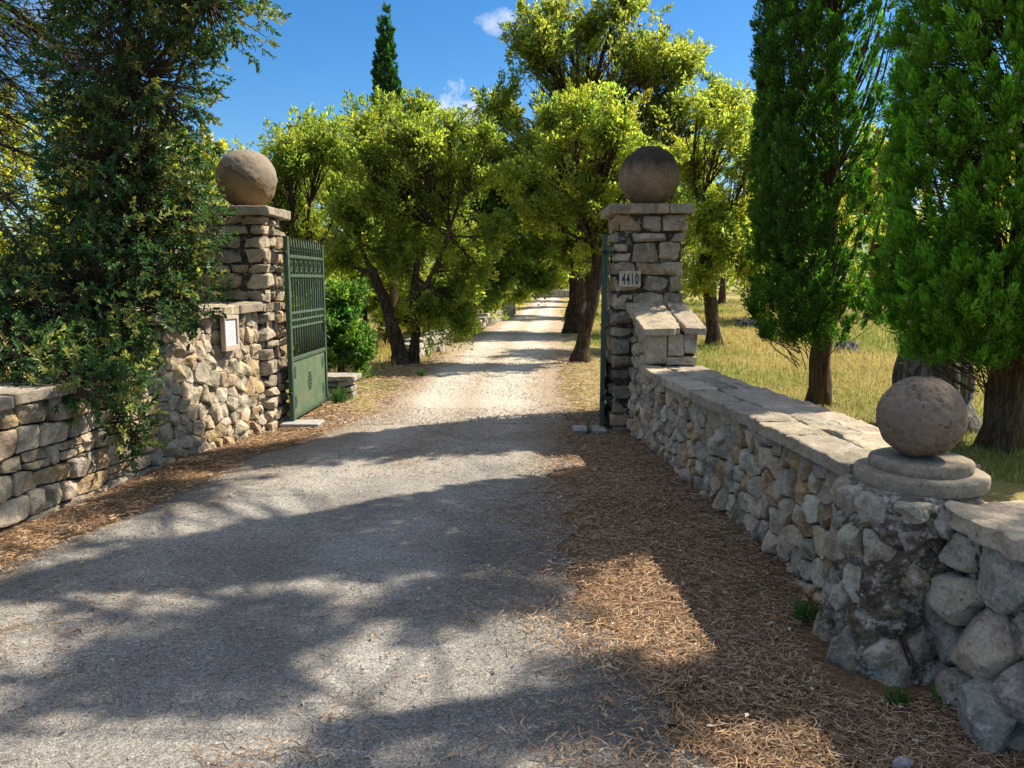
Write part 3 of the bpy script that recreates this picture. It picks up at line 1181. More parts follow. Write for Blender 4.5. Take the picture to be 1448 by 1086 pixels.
# moulded round base
m_ped = stone_mat('pedestal_stone', lich_amt=0.3, bump=0.55, dark=0.45, spots=0.9, use_col=False, base=(0.33, 0.275, 0.20), scale=1.2)
g = MB()
sd = 96
PC = V3(1.735, 3.19, 0)
for (r0, z0, z1) in ((0.256, 0.744, 0.804), (0.196, 0.804, 0.856)):
    segs_ = [[(r0 - .004, z0), (r0, z0 + .012), (r0 + .002, (z0 + z1) / 2), (r0 - .001, z1 - .010)], [(r0 - .001, z1 - .010), (r0 - .004, z1 - .003), (r0 - .012, z1)], [(r0 - .012, z1), (r0 * .8, z1 + .001), (0.1, z1 + .001), (0.0, z1 + .001)]]
    for sg_ in segs_:
        Vv = np.array([(PC[0] + rr * math.cos(2 * PI * q / sd), PC[1] + rr * math.sin(2 * PI * q / sd), z) for (rr, z) in sg_ for q in range(sd)])
        rad = unit((Vv - PC) * V3(1, 1, 0))
        Vv = Vv + rad * (fbm(Vv * 11, 61, 4, 0.6) * 0.0045 - 0.012 * np.clip(vnoise(Vv * 7, 66) - 0.55, 0, 1))[:, None]
        Vv[:, 2] += 0.002 * fbm(Vv * 9, 62, 3)
        i = np.arange(len(sg_) - 1)[:, None] * sd
        j = np.arange(sd)[None, :]
        k = (j + 1) % sd
        g.add(Vv, np.stack([i + j, i + k, i + sd + k, i + sd + j], -1).reshape(-1, 4), None, (0.3, 0.27, 0.2))
g.build('pedestal', m_ped, colm, True)


def ball(mb, c, R, seed, pits=0.0, amp=0.006):
    nu, nv = 96, 60
    th = np.linspace(0, PI, nv)
    ph = np.linspace(0, 2 * PI, nu, endpoint=False)
    T_, P_ = np.meshgrid(th, ph, indexing='ij')
    D = np.stack([np.sin(T_) * np.cos(P_), np.sin(T_) * np.sin(P_), np.cos(T_)], -1).reshape(-1, 3)
    h = amp * fbm(D * 3, seed, 4) + 0.25 * amp * fbm(D * 22, seed + 3, 3)
    if pits:
        h = h - pits * np.clip(vnoise(D * 19, seed + 7) - 0.45, 0, 1) - pits * 0.7 * np.clip(vnoise(D * 38, seed + 8) - 0.5, 0, 1)
    V = np.asarray(c) + D * (R + h)[:, None]
    i = np.arange(nv - 1)[:, None] * nu
    j = np.arange(nu)[None, :]
    k = (j + 1) % nu
    mb.add(V, np.stack([i + j, i + nu + j, i + nu + k, i + k], -1).reshape(-1, 4), None, (0.3, 0.25, 0.2))


def ball_mat(name, base, stain, dark_top=0.0, flow=0.0, patch=0.0, patch_col=(0.36, 0.32, 0.26)):
    m, n, l, out = newmat(name)
    tc = n.new('ShaderNodeTexCoord')
    ge = n.new('ShaderNodeNewGeometry')
    v = tc.outputs['Object']
    a = noise_node(n, l, v, 5, 7, 0.65, 0.4)
    b = noise_node(n, l, v, 48, 6, 0.75)
    c = mixc(n, l, 1.0, base, ramp(n, l, a, [(0.3, 0.68), (0.7, 1.25)]), 'MULTIPLY')
    c = mixc(n, l, 1.0, c, ramp(n, l, b, [(0.3, 0.6), (0.55, 1.0), (0.75, 1.25)]), 'MULTIPLY')
    d = noise_node(n, l, v, 30, 5, 0.7)
    c = mixc(n, l, ramp(n, l, d, [(0.62, 0.0), (0.72, 0.5)]), c, (0.36, 0.29, 0.14))
    c = mixc(n, l, ramp(n, l, d, [(0.33, 0.85), (0.40, 0.0)]), c, (0.03, 0.026, 0.022))
    if dark_top or patch:
        gs = n.new('ShaderNodeSeparateXYZ')
        l.new(tc.outputs['Generated'], gs.inputs[0])
        mp = n.new('ShaderNodeMapping')
        mp.inputs['Scale'].default_value = (1, 1, 0.25)
        l.new(v, mp.inputs[0])
        st = noise_node(n, l, mp.outputs[0], 9, 6, 0.65)
        ad = n.new('ShaderNodeMath')
        ad.operation = 'MULTIPLY_ADD'
        l.new(st, ad.inputs[0])
        ad.inputs[1].default_value = 0.55
        l.new(gs.outputs[2], ad.inputs[2])
        if dark_top:                                   # black weather crust running down from the crown
            c = mixc(n, l, ramp(n, l, ad.outputs[0], [(0.74, 0.0), (1.10, dark_top)]), c, stain)
        if patch:                                      # a paler grey scab on the upper right
            ad2 = n.new('ShaderNodeMath')
            ad2.operation = 'MULTIPLY_ADD'
            l.new(gs.outputs[0], ad2.inputs[0])
            ad2.inputs[1].default_value = 0.55
            l.new(ad.outputs[0], ad2.inputs[2])
            e = ramp(n, l, ad2.outputs[0], [(1.14, 0.0), (1.17, patch)]) if False else None
            sc_ = n.new('ShaderNodeMath')
            sc_.operation = 'MULTIPLY'
            sc_.inputs[1].default_value = 0.5
            l.new(ad2.outputs[0], sc_.inputs[0])
            c = mixc(n, l, ramp(n, l, sc_.outputs[0], [(0.545, 0.0), (0.56, 0.8), (0.575, 0.0)]), c, (0.06, 0.045, 0.03))
            c = mixc(n, l, ramp(n, l, sc_.outputs[0], [(0.56, 0.0), (0.58, patch)]), c, patch_col)
    p = n.new('ShaderNodeBsdfPrincipled')
    p.inputs['Roughness'].default_value = 0.92
    p.inputs['Specular IOR Level'].default_value = 0.2
    l.new(c, p.inputs['Base Color'])
    bp = n.new('ShaderNodeBump')
    bp.inputs['Strength'].default_value = 0.5
    bp.inputs['Distance'].default_value = 0.008
    l.new(b, bp.inputs['Height'])
    l.new(bp.outputs[0], p.inputs['Normal'])
    l.new(p.outputs[0], out.inputs[0])
    return m


g = MB()
ball(g, (1.722, 3.19, 1.028), 0.172, 71, 0.030, 0.004)
g.build('ball_finial', ball_mat('small_ball_stone', (0.235, 0.175, 0.125), (0.05, 0.04, 0.03)), colm, True)


# ------------------------------------------------------------------ gate pillars
def pillar(name, label, x0, x1, y0, y1, seed, warp, hmean, ballc, bmat, capj):
    r = rngf(seed)
    t = thing(name, label, 'gate pillar', ((x0 + x1) / 2, (y0 + y1) / 2, 0), 'gate pillars')
    g = MB()
    rough_box(g, (x0 + 0.04, y0 + 0.04, -0.05), (x1 - 0.04, y1 - 0.04, 2.26), tuple(np.array(MORTAR) * 1.15), 0.012, 0.06, seed)
    z = -0.06
    zs = [z]
    while zs[-1] < 2.25 - hmean * 0.6:
        zs.append(zs[-1] + hmean * r.uniform(0.65, 1.4))
    zs = np.array(zs)
    zs = z + (zs - z) * (2.25 - z) / (zs[-1] - z)
    W, Dp = x1 - x0, y1 - y0

    def splits(a, b, mean):
        s = [a]
        while s[-1] < b - mean * 0.6:
            s.append(s[-1] + mean * r.uniform(0.55, 1.5))
        s = np.array(s)
        return a + (s - a) * (b - a) / (s[-1] - a)
    gp = 0.008
    for k in range(len(zs) - 1):
        za, zb = zs[k] + gp, zs[k + 1] - gp
        through = k % 2 == 0
        t1 = 0.24
        fx0, fx1 = (x0, x1) if through else (x0 + t1 * r.uniform(0.7, 1.0), x1 - t1 * r.uniform(0.7, 1.0))
        for (ya, yb, outw) in ((y0, y0 + t1, -1), (y1 - t1, y1, 1)):
            xs = splits(fx0, fx1, 0.24)
            for a, b in zip(xs[:-1], xs[1:]):
                pr = r.uniform(-0.012, 0.018)
                sp = [(za, zb)]
                if zb - za > 0.17 and r.random() < 0.35:
                    zm = za + (zb - za) * r.uniform(0.4, 0.6)
                    sp = [(za, zm - gp), (zm + gp, zb)]
                for (p0, p1) in sp:
                    lo = [a + gp, ya - (pr if outw < 0 else 0), p0]
                    hi = [b - gp, yb + (pr if outw > 0 else 0), p1]
                    if a == x0:
                        lo[0] -= r.uniform(-0.01, 0.015)
                    if b == x1:
                        hi[0] += r.uniform(-0.01, 0.015)
                    block(g, r, lo, hi, PAL_P[r.integers(len(PAL_P))], warp, 0.26, 0.013, 0, 0.97, int(k), 10, 0.66)
        sy0, sy1 = (y0 + t1, y1 - t1) if through else (y0, y1)
        for (xa, xb, outw) in ((x0, x0 + t1, -1), (x1 - t1, x1, 1)):
            ys = splits(sy0, sy1, 0.24)
            for a, b in zip(ys[:-1], ys[1:]):
                pr = r.uniform(-0.012, 0.018)
                block(g, r, (xa - (pr if outw < 0 else 0), a + gp, za), (xb + (pr if outw > 0 else 0), b - gp, zb), PAL_P[r.integers(len(PAL_P))], warp, 0.26, 0.013, 0, 0.97, int(k) + 40, 10, 0.66)
    g.build('masonry', M_PILLAR, t, False)
    g = MB()
    o = 0.065
    ys = [y0 - o, y0 + Dp * 0.36, y1 - Dp * 0.3, y1 + o]
    if capj:                                           # capping of several squared stones
        for ya, yb in zip(ys[:-1], ys[1:]):
            xs = splits(x0 - o, x1 + o, 0.34)
            for a, b in zip(xs[:-1], xs[1:]):
                block(g, r, (a + 0.004, ya + 0.003, 2.255), (b - 0.004, yb - 0.003, 2.35 + r.uniform(-0.008, 0.006)), PAL_C[r.integers(4)], 0.06, 0.3, 0.007, 0, 0, int(a * 50))
    else:                                              # broad slabs, crack between
        xm = x0 + W * 0.55
        for a, b in ((x0 - o, xm), (xm, xm + 0.14), (xm + 0.14, x1 + o)):
            block(g, r, (a + 0.002, y0 - o, 2.255), (b - 0.002, y1 + o, 2.352), np.array(PAL_C[r.integers(4)]) * 0.85, 0.02, 0.22, 0.005, 0, 0, int(a * 50))
    g.build('cap', M_COPING, t, True)
    g = MB()
    ball(g, ballc, 0.312, seed + 9, 0.010, 0.009)
    g.build('ball_finial', bmat, t, True)
    return t


pillar('gate_pillar', 'tall coursed stone gate pillar left of the road, beside the open green gate', -3.26, -2.54, 8.05, 8.72, 21, 0.13, 0.118,
       (-2.83, 8.42, 2.655), ball_mat('left_ball_stone', (0.27, 0.18, 0.095), (0.06, 0.05, 0.04), 0, 0, 0.85, (0.235, 0.20, 0.155)), True)
pillar('gate_pillar', 'stone gate pillar right of the road carrying the number plate', 1.04, 1.76, 7.90, 8.60, 24, 0.20, 0.142,
       (1.435, 8.25, 2.66), ball_mat('right_ball_stone', (0.25, 0.175, 0.11), (0.035, 0.030, 0.025), 0.95), False)

# ------------------------------------------------------------------ left-hand wall
LP = Path([(-2.62, 8.04), (-2.85, 7.16), (-3.02, 6.5), (-3.08, 6.0), (-3.16, 5.37), (-3.27, 4.7), (-3.42, 3.8), (-3.7, 2.6), (-4.2, 1.2), (-5.0, 0.0)], 1)
if LP.N[10, 0] < 0:
    LP.N *= -1
r = rngf(14)
lwall = thing('stone_wall', 'rubble stone wall left of the road, stepping up to the gate pillar, half hidden by a bush', 'wall', (-3.3, 5.2, 0))
LST = 1.62
WL = 0.50
g = MB()
wall_core(g, LP, 0, LP.len, -0.05, 0.80, 0.035, WL, 0.03, MORTAR, 6)
wall_core(g, LP, 0, LST, 0.80, lambda u: 1.27 - 0.05 * u / LST, 0.04, WL - 0.01, 0.03, MORTAR, 7)
face = LP.face(0.03, 0.0)
cells = voronoi_cells(r, 0, LST, -0.06, 1.30, 0.122, 1.12, 0.2, 0.42)
cells = [np.array(q) for q in (clip_poly(list(c), np.array([0.06, 1.0]), 1.29) for c in cells) if len(q) > 2]
stones(g, r, cells, face, 0.004, (0.014, 0.036), 0.07, 0.09, PAL_L, 38, 1.5, 0.012, power=9, colvar=0.22, seed=81)
cells = course_cells(r, LST, LP.len, -0.06, 0.80, 0.135, 0.20, 0.18, 0.015)
stones(g, r, cells, face, 0.006, (0.014, 0.036), 0.07, 0.09, PAL_L, 38, 1.3, 0.014, power=9, colvar=0.22, seed=82)


def lback(u, v, d):
    x, y, nx, ny = LP.at(u)
    e = -WL - d
    return np.stack([x + nx * e, y + ny * e, v], -1)


stones(g, r, voronoi_cells(r, 0, LP.len, -0.05, 0.8, 0.16, 1.3), lback, 0.01, (0.02, 0.05), 0.06, 0.18, PAL_L, 16, 0.5, 0.008, seed=83)
x, y, nx, ny = (float(q[0]) for q in LP.at(np.array([LST])))
for (a, b, z0, z1) in ((0.0, 0.24, 0.80, 1.0), (0.25, 0.5, 0.80, 0.98), (0.0, 0.2, 1.01, 1.2), (0.21, 0.5, 1.0, 1.2)):
    w = (a + b) / 2
    cx, cyy = x - nx * w, y - ny * w + 0.03
    block(g, r, (cx - (b - a) / 2, cyy - 0.08, z0), (cx + (b - a) / 2, cyy + 0.08, z1), PAL_L[r.integers(7)], 0.08, 0.3, 0.008, 0.1)
g.build('masonry', M_STONE, lwall, False)
g = MB()
for c in course_cells(r, LST + 0.02, LP.len, -0.05, WL + 0.05, 0.30, 0.5, 0.10, 0.015):
    stones(g, r, [c], LP.top(0.86 + r.uniform(-0.01, 0.01)), 0.003, (0.004, 0.010), 0.07, 0.05, PAL_C, 84, 0.2, 0.008, crisp=True, power=12.0, seed=int(r.integers(999)), edge=0.002)
g.build('coping', M_COPING, lwall, True)
g = MB()
for c in course_cells(r, 0.0, LST + 0.07, -0.055, WL + 0.05, 0.30, 0.42, 0.08, 0.012):
    stones(g, r, [c], LP.top(lambda u: 1.36 - 0.06 * u / LST), 0.004, (0.004, 0.010), 0.078, 0.05, PAL_C, 84, 0.2, 0.008, crisp=True, power=12.0, seed=int(r.integers(999)), edge=0.002)
g.build('sloping_coping', M_COPING, lwall, True)


# ------------------------------------------------------------------ metalwork
def obox(mb, O, ex, ey, ez, lo, hi, bev=0.004, col=(0.1, 0.2, 0.1)):
    """box in a local frame (O, ex, ey, ez) with chamfered edges"""
    lo, hi = np.asarray(lo, float), np.asarray(hi, float)
    h, c = (hi - lo) / 2, (hi + lo) / 2
    b = min(bev, h.min() * 0.6)
    V, idx = [], {}
    for sx in (-1, 1):
        for sy in (-1, 1):
            for sz in (-1, 1):
                s = V3(sx, sy, sz)
                for ax in range(3):
                    q = s * (h - b)
                    q[ax] = s[ax] * h[ax]
                    idx[(sx, sy, sz, ax)] = len(V)
                    V.append(q + c)
    F4, F3 = [], []
    for ax in range(3):
        b1, b2 = (ax + 1) % 3, (ax + 2) % 3
        for s in (-1, 1):
            q = []
            for (p1, p2) in ((-1, -1), (1, -1), (1, 1), (-1, 1)):
                k = [0, 0, 0]
                k[ax], k[b1], k[b2] = s, p1, p2
                q.append(idx[(*k, ax)])
            F4.append(q if s > 0 else q[::-1])
    for ax in range(3):
        b1, b2 = (ax + 1) % 3, (ax + 2) % 3
        for p1 in (-1, 1):
            for p2 in (-1, 1):
                k0, k1 = [0, 0, 0], [0, 0, 0]
                k0[ax], k0[b1], k0[b2] = -1, p1, p2
                k1[ax], k1[b1], k1[b2] = 1, p1, p2
                q = [idx[(*k0, b1)], idx[(*k1, b1)], idx[(*k1, b2)], idx[(*k0, b2)]]
                F4.append(q if p1 * p2 > 0 else q[::-1])
    for sx in (-1, 1):
        for sy in (-1, 1):
            for sz in (-1, 1):
                q = [idx[(sx, sy, sz, a)] for a in range(3)]
                F3.append(q if sx * sy * sz > 0 else q[::-1])
    V = np.array(V)
    W = np.asarray(O) + V[:, :1] * ex + V[:, 1:2] * ey + V[:, 2:3] * ez
    mb.add(W, F4, F3, col)


def gate_leaf(label, O, d, L):
    ex = unit(V3(d[0], d[1], 0))
    ez = V3(0, 0, 1)
    ey = np.cross(ez, ex)
    t = thing('gate_leaf', label, 'gate', (O[0], O[1], 0), 'gate leaves')
    g = MB()

    def b(x0, x1, z0, z1, th, o=0.0):
        obox(g, O, ex, ey, ez, (x0, o - th / 2, z0), (x1, o + th / 2, z1))
    b(0, 0.055, 0.05, 2.06, 0.05)
    b(L - 0.05, L, 0.06, 2.02, 0.05)
    for (z0, z1) in ((0.06, 0.11), (0.70, 0.745), (1.62, 1.655), (1.83, 1.865)):
        b(0.06, L - 0.05, z0, z1, 0.042)
    for (z0, z1) in ((1.06, 1.085), (1.135, 1.16), (1.215, 1.24)):
        b(0.06, L - 0.05, z0, z1, 0.036)
    g.build('frame', M_GREEN, t)
    g = MB()
    b(0.06, L - 0.05, 0.11, 0.70, 0.008)
    g.build('lower_panel', M_PANEL, t)
    nb = 14
    for k in range(nb):
        x = 0.06 + (L - 0.11) * (k + 0.5) / nb
        g = MB()
        q = lambda s, z: np.asarray(O) + ex * (x + s) + ez * z
        tube(g, [q(0, 0.745), q(0, 1.0), q(0, 1.6), q(0, 1.92), q(0, 1.93)], [0.012, 0.012, 0.012, 0.012, 0.018], 8)
        tube(g, [q(0, 1.93), q(0, 1.96), q(0, 2.06)], [0.016, 0.012, 0.001], 8)
        for zc in (1.06, 1.24):
            tube(g, [q(0, zc - 0.01), q(0, zc), q(0, zc + 0.01)], [0.013, 0.016, 0.013], 8)
        if k % 2 == 0:                                   # little scrolls between the top rails
            a = np.linspace(0, 2 * PI, 13)
            xx = 0.5 * (L - 0.11) / nb
            tube(g, [q(xx + 0.035 * math.cos(w), 1.742 + 0.06 * math.sin(w)) for w in a], 0.006, 5)
        g.build('bar', M_GREEN, t, True)
    # cast ornaments on both faces of the sheet
    for (cx_, cz, s_) in ((L / 2, 0.41, 1.0), (0.15, 0.57, 0.62), (0.15, 0.24, 0.62), (L - 0.14, 0.57, 0.62), (L - 0.14, 0.24, 0.62)):
        g = MB()
        for sd_ in (-1, 1):
            for ring in range(5):
                for i in range(5 - abs(ring - 2)):
                    zz = (ring - 2) * 0.043 * s_
                    xx = (i - (4 - abs(ring - 2)) / 2) * 0.030 * s_
                    c0 = np.asarray(O) + ex * (cx_ + xx) + ez * (cz + zz) + ey * sd_ * 0.006
                    a = np.linspace(0, 2 * PI, 9)
                    tube(g, [c0 + ex * 0.013 * s_ * math.cos(w) + ez * 0.019 * s_ * math.sin(w) for w in a], 0.005 * s_, 5)
        g.build('ornament', M_IRON, t, True)
    # hinge arms to the pillar side
    for zc in (0.35, 1.88):
        g = MB()
        obox(g, O, ex, ey, ez, (-0.02, -0.02, zc - 0.02), (0.02, 0.02, zc + 0.02))
        sgn = -1 if O[0] > 0 else 1
        w = V3(0, 0, 0)
        p0 = np.asarray(O) + ez * zc
        tgt = V3(1.10 if O[0] > 0 else -2.60, O[1], zc)
        tube(g, [p0, (p0 + tgt) / 2, tgt], 0.014, 8)
        g.build('hinge', M_IRON, t, True)
    g = MB()
    obox(g, O, ex, ey, ez, (L - 0.10, -0.035, 0.98), (L - 0.02, 0.035, 1.10))
    tube(g, [np.asarray(O) + ex * (L - 0.06) + ey * s + ez * 1.05 for s in (-0.075, 0, 0.075)], 0.012, 8)
    g.build('lock', M_IRON, t)
    return t


gate_leaf('left green metal gate leaf, swung open and seen from the side of its face', (-2.43, 8.36, 0), (0.03, 1.0), 1.42)
gate_leaf('dark green gate leaf seen edge-on by the right pillar', (0.955, 8.05, 0), (0.145, 1.0), 1.42)


m_slab = stone_mat('threshold_stone', lich_amt=0.2, bump=0.3, dark=0.3, spots=0.5, use_col=False, base=(0.36, 0.35, 0.33))
for lab, (a, b, c_, d_) in (('flat pale stone slab on the ground under the left gate leaf', (-2.52, 8.20, -2.10, 8.50)), ('flat pale grey slab on the ground under the right gate leaf', (0.64, 7.86, 0.99, 8.16))):
    g = MB()
    block(g, rngf(5), (a, b, -0.03), (c_, d_, 0.045), (0.4, 0.4, 0.4), 0.05, 0.2, 0.003)
    o = g.build('ground_slab', m_slab, None, True)
    tag(o, lab, 'slab', 'slabs under the gate leaves')

# ------------------------------------------------------------------ number plate and notice
m_tile = paint_mat('plate_glaze', (0.46, 0.40, 0.31), (0.30, 0.23, 0.15), 0.55, 16, 0.9)
m_black = paint_mat('black_numeral', (0.02, 0.017, 0.015), (0.05, 0.04, 0.03), 0.6)
plate = thing('number_plate', 'small cream house number plate reading 4410 on the right gate pillar', 'number plate', (1.195, 7.846, 1.605))
E3 = (V3(1, 0, 0), V3(0, 1, 0), V3(0, 0, 1))
g = MB()
PO = V3(1.195, 7.846, 1.605)
obox(g, PO, *E3, (-0.104, -0.006, -0.078), (0.104, 0.06, 0.078), 0.006)
g.build('tile', m_tile, plate)
g = MB()
for (a, b, c_, d_) in ((-0.104, 0.104, 0.064, 0.078), (-0.104, 0.104, -0.078, -0.064), (-0.104, -0.091, -0.0638, 0.0638), (0.091, 0.104, -0.0638, 0.0638)):
    obox(g, PO, *E3, (a, -0.012, c_), (b, -0.004, d_), 0.003)
g.build('rim', m_tile, plate)
for k, ch in enumerate('4410'):
    cu = bpy.data.curves.new('numeral', 'FONT')
    cu.body = ch
    cu.size = 0.15
    cu.offset = 0.0035
    cu.extrude = 0.0022
    cu.align_x = 'CENTER'
    tmp = bpy.data.objects.new('numeral_curve', cu)
    me = bpy.data.meshes.new_from_object(tmp)
    bpy.data.objects.remove(tmp)
    me.name = 'numeral'
    me.materials.clear()
    me.materials.append(m_black)
    o = bpy.data.objects.new('numeral', me)
    COL.objects.link(o)
    o.parent = plate
    o.rotation_euler = (PI / 2, 0, 0)
    o.scale = (0.46, 1.0, 1.0)
    o.location = ((k - 1.5) * 0.044, -0.0085, -0.051)

# framed notice screwed to the left wall
x, y, nx, ny = (float(q[0]) for q in LP.at(np.array([0.60])))
ey_ = V3(nx, ny, 0)
ex_ = np.cross(V3(0, 0, 1), ey_) * -1
ez_ = V3(0, 0, 1)
NO = V3(x, y, 1.085) + ey_ * 0.045
notice = thing('notice_board', 'small framed paper notice fixed to the left wall near the pillar', 'notice', tuple(NO))
m_fr = paint_mat('cream_wood', (0.46, 0.38, 0.29), (0.36, 0.28, 0.2), 0.6)
m_pap = paint_mat('pale_paper', (0.62, 0.65, 0.66), (0.5, 0.56, 0.6), 0.35, 6, 0.5)
m_ink = paint_mat('grey_ink', (0.40, 0.46, 0.50), (0.5, 0.55, 0.6), 0.6)
g = MB()
for (a, b, c_, d_) in ((-0.115, 0.115, 0.135, 0.17), (-0.115, 0.115, -0.17, -0.115), (-0.115, -0.082, -0.1148, 0.1348), (0.095, 0.115, -0.1148, 0.1348)):
    obox(g, NO, ex_, ey_, ez_, (a, -0.03, c_), (b, 0.022, d_), 0.003)
g.build('frame', m_fr, notice)
g = MB()
obox(g, NO, ex_, ey_, ez_, (-0.082, -0.02, -0.115), (0.095, 0.008, 0.135), 0.001)
g.build('paper', m_pap, notice)
g = MB()
rr_ = rngf(3)
for k in range(9):
    z = 0.085 - k * 0.018 - (0.02 if k > 1 else 0)
    w = 0.06 * rr_.uniform(0.7, 1.0)
    obox(g, NO, ex_, ey_, ez_, (-0.055, 0.0085, z - 0.004), (-0.055 + w * 2, 0.0095, z + 0.002), 0.0003)
g.build('print', m_ink, notice)


# ------------------------------------------------------------------ trees
def crown(r, lobes, per, cr, L, W, base, var=0.18, up=0.25, gaps=0.0, yellow=0.0):
    """leaf clumps spread through ellipsoid lobes; returns the leaf mesh builder, clump centres and the lobe each belongs to"""
    mb = MB()
    cc, own = [], []
    for q, (c, rad, nk) in enumerate(lobes):
        c, rad = np.asarray(c, float), np.asarray(rad, float)
        D = randunit(r, nk)
        t = np.abs(r.normal(size=nk)) * 0.34 + 0.42 * r.uniform(0, 1, nk)
        t = np.minimum(t, 1.5)
        P = c + D * rad * (t * (1 + 0.35 * fbm(D * 1.9 + q * 7.1, 5 + q, 3)))[:, None]
        if gaps:
            keep = fbm(P * 1.1, 77 + q, 2) > -gaps
            P = P[keep]
        cc.append(P)
        own.append(np.full(len(P), q))
    cc, own = np.concatenate(cc), np.concatenate(own)
    n = len(cc)
    ctr = np.array([lobes[q][0] for q in own])
    outw = unit(cc - ctr)
    cf = np.exp(r.normal(size=n) * var)
    hue = r.normal(size=n) * 0.10 + yellow
    size = r.uniform(0.55, 1.35, n)
    m_ = per
    idx = np.repeat(np.arange(n), m_)
    ax_ = unit(outw * 0.5 + randunit(r, n) * 0.8 + V3(0, 0, 0.35 + up))
    tt_ = r.uniform(-0.75, 1.0, n * m_)
    wd_ = (0.42 * (1 - 0.75 * np.clip(tt_, 0, 1)))[:, None]
    off = (ax_[idx] * (tt_ * 1.15)[:, None] + r.normal(size=(n * m_, 3)) * wd_ * 0.75) * (cr * size[idx])[:, None]
    C = cc[idx] + off
    Dr = unit(ax_[idx] * 0.6 + unit(off) * 0.4 + randunit(r, n * m_) * 0.75 + V3(0, 0, up * 0.5))
    Nn = unit(randunit(r, n * m_) + V3(0.15, 0, 0.75))
    col = np.asarray(base)[None] * (cf[idx] * np.exp(r.normal(size=n * m_) * 0.2))[:, None]
    col = col * np.stack([1 + hue[idx] * 1.3, 1 + hue[idx] * 0.3, 1 - hue[idx] * 0.8], -1)
    s = r.uniform(0.6, 1.35, n * m_)
    leaves(mb, C, Dr, Nn, L * s, W * s, np.clip(col, 0.004, 0.6))
    return mb, cc, own


def make_tree(name, label, cat, base, trunk, lobes, per, cr, L, W, colr, seed, mat=None, bark=None, group=None, gaps=0.0, var=0.18, extra=(), fork=0.8, up=0.25, yellow=0.0, limb_r=0.5):
    """trunk: list of (x, y, z, radius) relative to base; extra: more stems from the same foot"""
    r = rngf(seed)
    t = thing(name, label, cat, base, group)
    B = np.asarray(base, float)
    mb, cc, own = crown(r, [((np.asarray(c, float) + B), rad, k) for c, rad, k in lobes], per, cr, L, W, colr, var, up, gaps, yellow)
    mb.build('crown', mat or M_LEAF, t)
    g = MB()
    stems = [trunk] + list(extra)
    ends = []
    for q, tr in enumerate(stems):
        tr = np.asarray(tr, float)
        s = np.linspace(0, len(tr) - 1, len(tr) * 6)
        P = np.stack([np.interp(s, np.arange(len(tr)), tr[:, k]) for k in range(3)], -1)
        for _ in range(6):
            P[1:-1] = (P[:-2] + 2 * P[1:-1] + P[2:]) / 4
        R = np.interp(s, np.arange(len(tr)), tr[:, 3])
        R = R * (1 + 0.5 * np.clip(1 - P[:, 2] / 0.35, 0, 1) ** 2)
        P[0, 2] -= 0.12
        tube(g, P + B, R, 14, (0.1, 0.08, 0.05), 0.22, seed + q, True, 5.0)
        ends.append((P + B, R))
    for q, (c, rad, nk) in enumerate(lobes):
        c = np.asarray(c, float) + B
        P, R = min(ends, key=lambda e: np.linalg.norm(e[0][-1] - c))
        i = int(len(P) * r.uniform(fork, 0.98))
        i = min(max(i, 1), len(P) - 1)
        s0 = P[i]
        mid_ = s0 * 0.5 + c * 0.5 + V3(0, 0, -0.15 * np.linalg.norm(c - s0)) + r.normal(size=3) * 0.1 * np.linalg.norm(c - s0)
        Lb = bez(s0, mid_, c, 8)
        tube(g, Lb, np.linspace(R[i] * limb_r * 1.2, max(R[i] * 0.16, 0.012), 8), 7, (0.1, 0.08, 0.05), 0.15, seed + 50 + q, True, 6.0)
        mine = cc[own == q]
        pick = mine[r.random(len(mine)) < 0.75]
        if len(pick):
            st = Lb[r.integers(3, 8, len(pick))] + r.normal(size=(len(pick), 3)) * 0.01
            dist = np.linalg.norm(pick - st, axis=1)
            twigs(g, st, pick, np.clip(0.010 * dist + 0.005, 0.005, 0.03), 0.003, (0.1, 0.08, 0.05), r, 0.14)
    g.build('trunk', bark or M_BARK, t, True)
    return t


OAK = (0.140, 0.168, 0.040)
OAK_Y = (0.172, 0.192, 0.042)
OAK_D = (0.110, 0.150, 0.036)
TG = 'trees along the avenue'

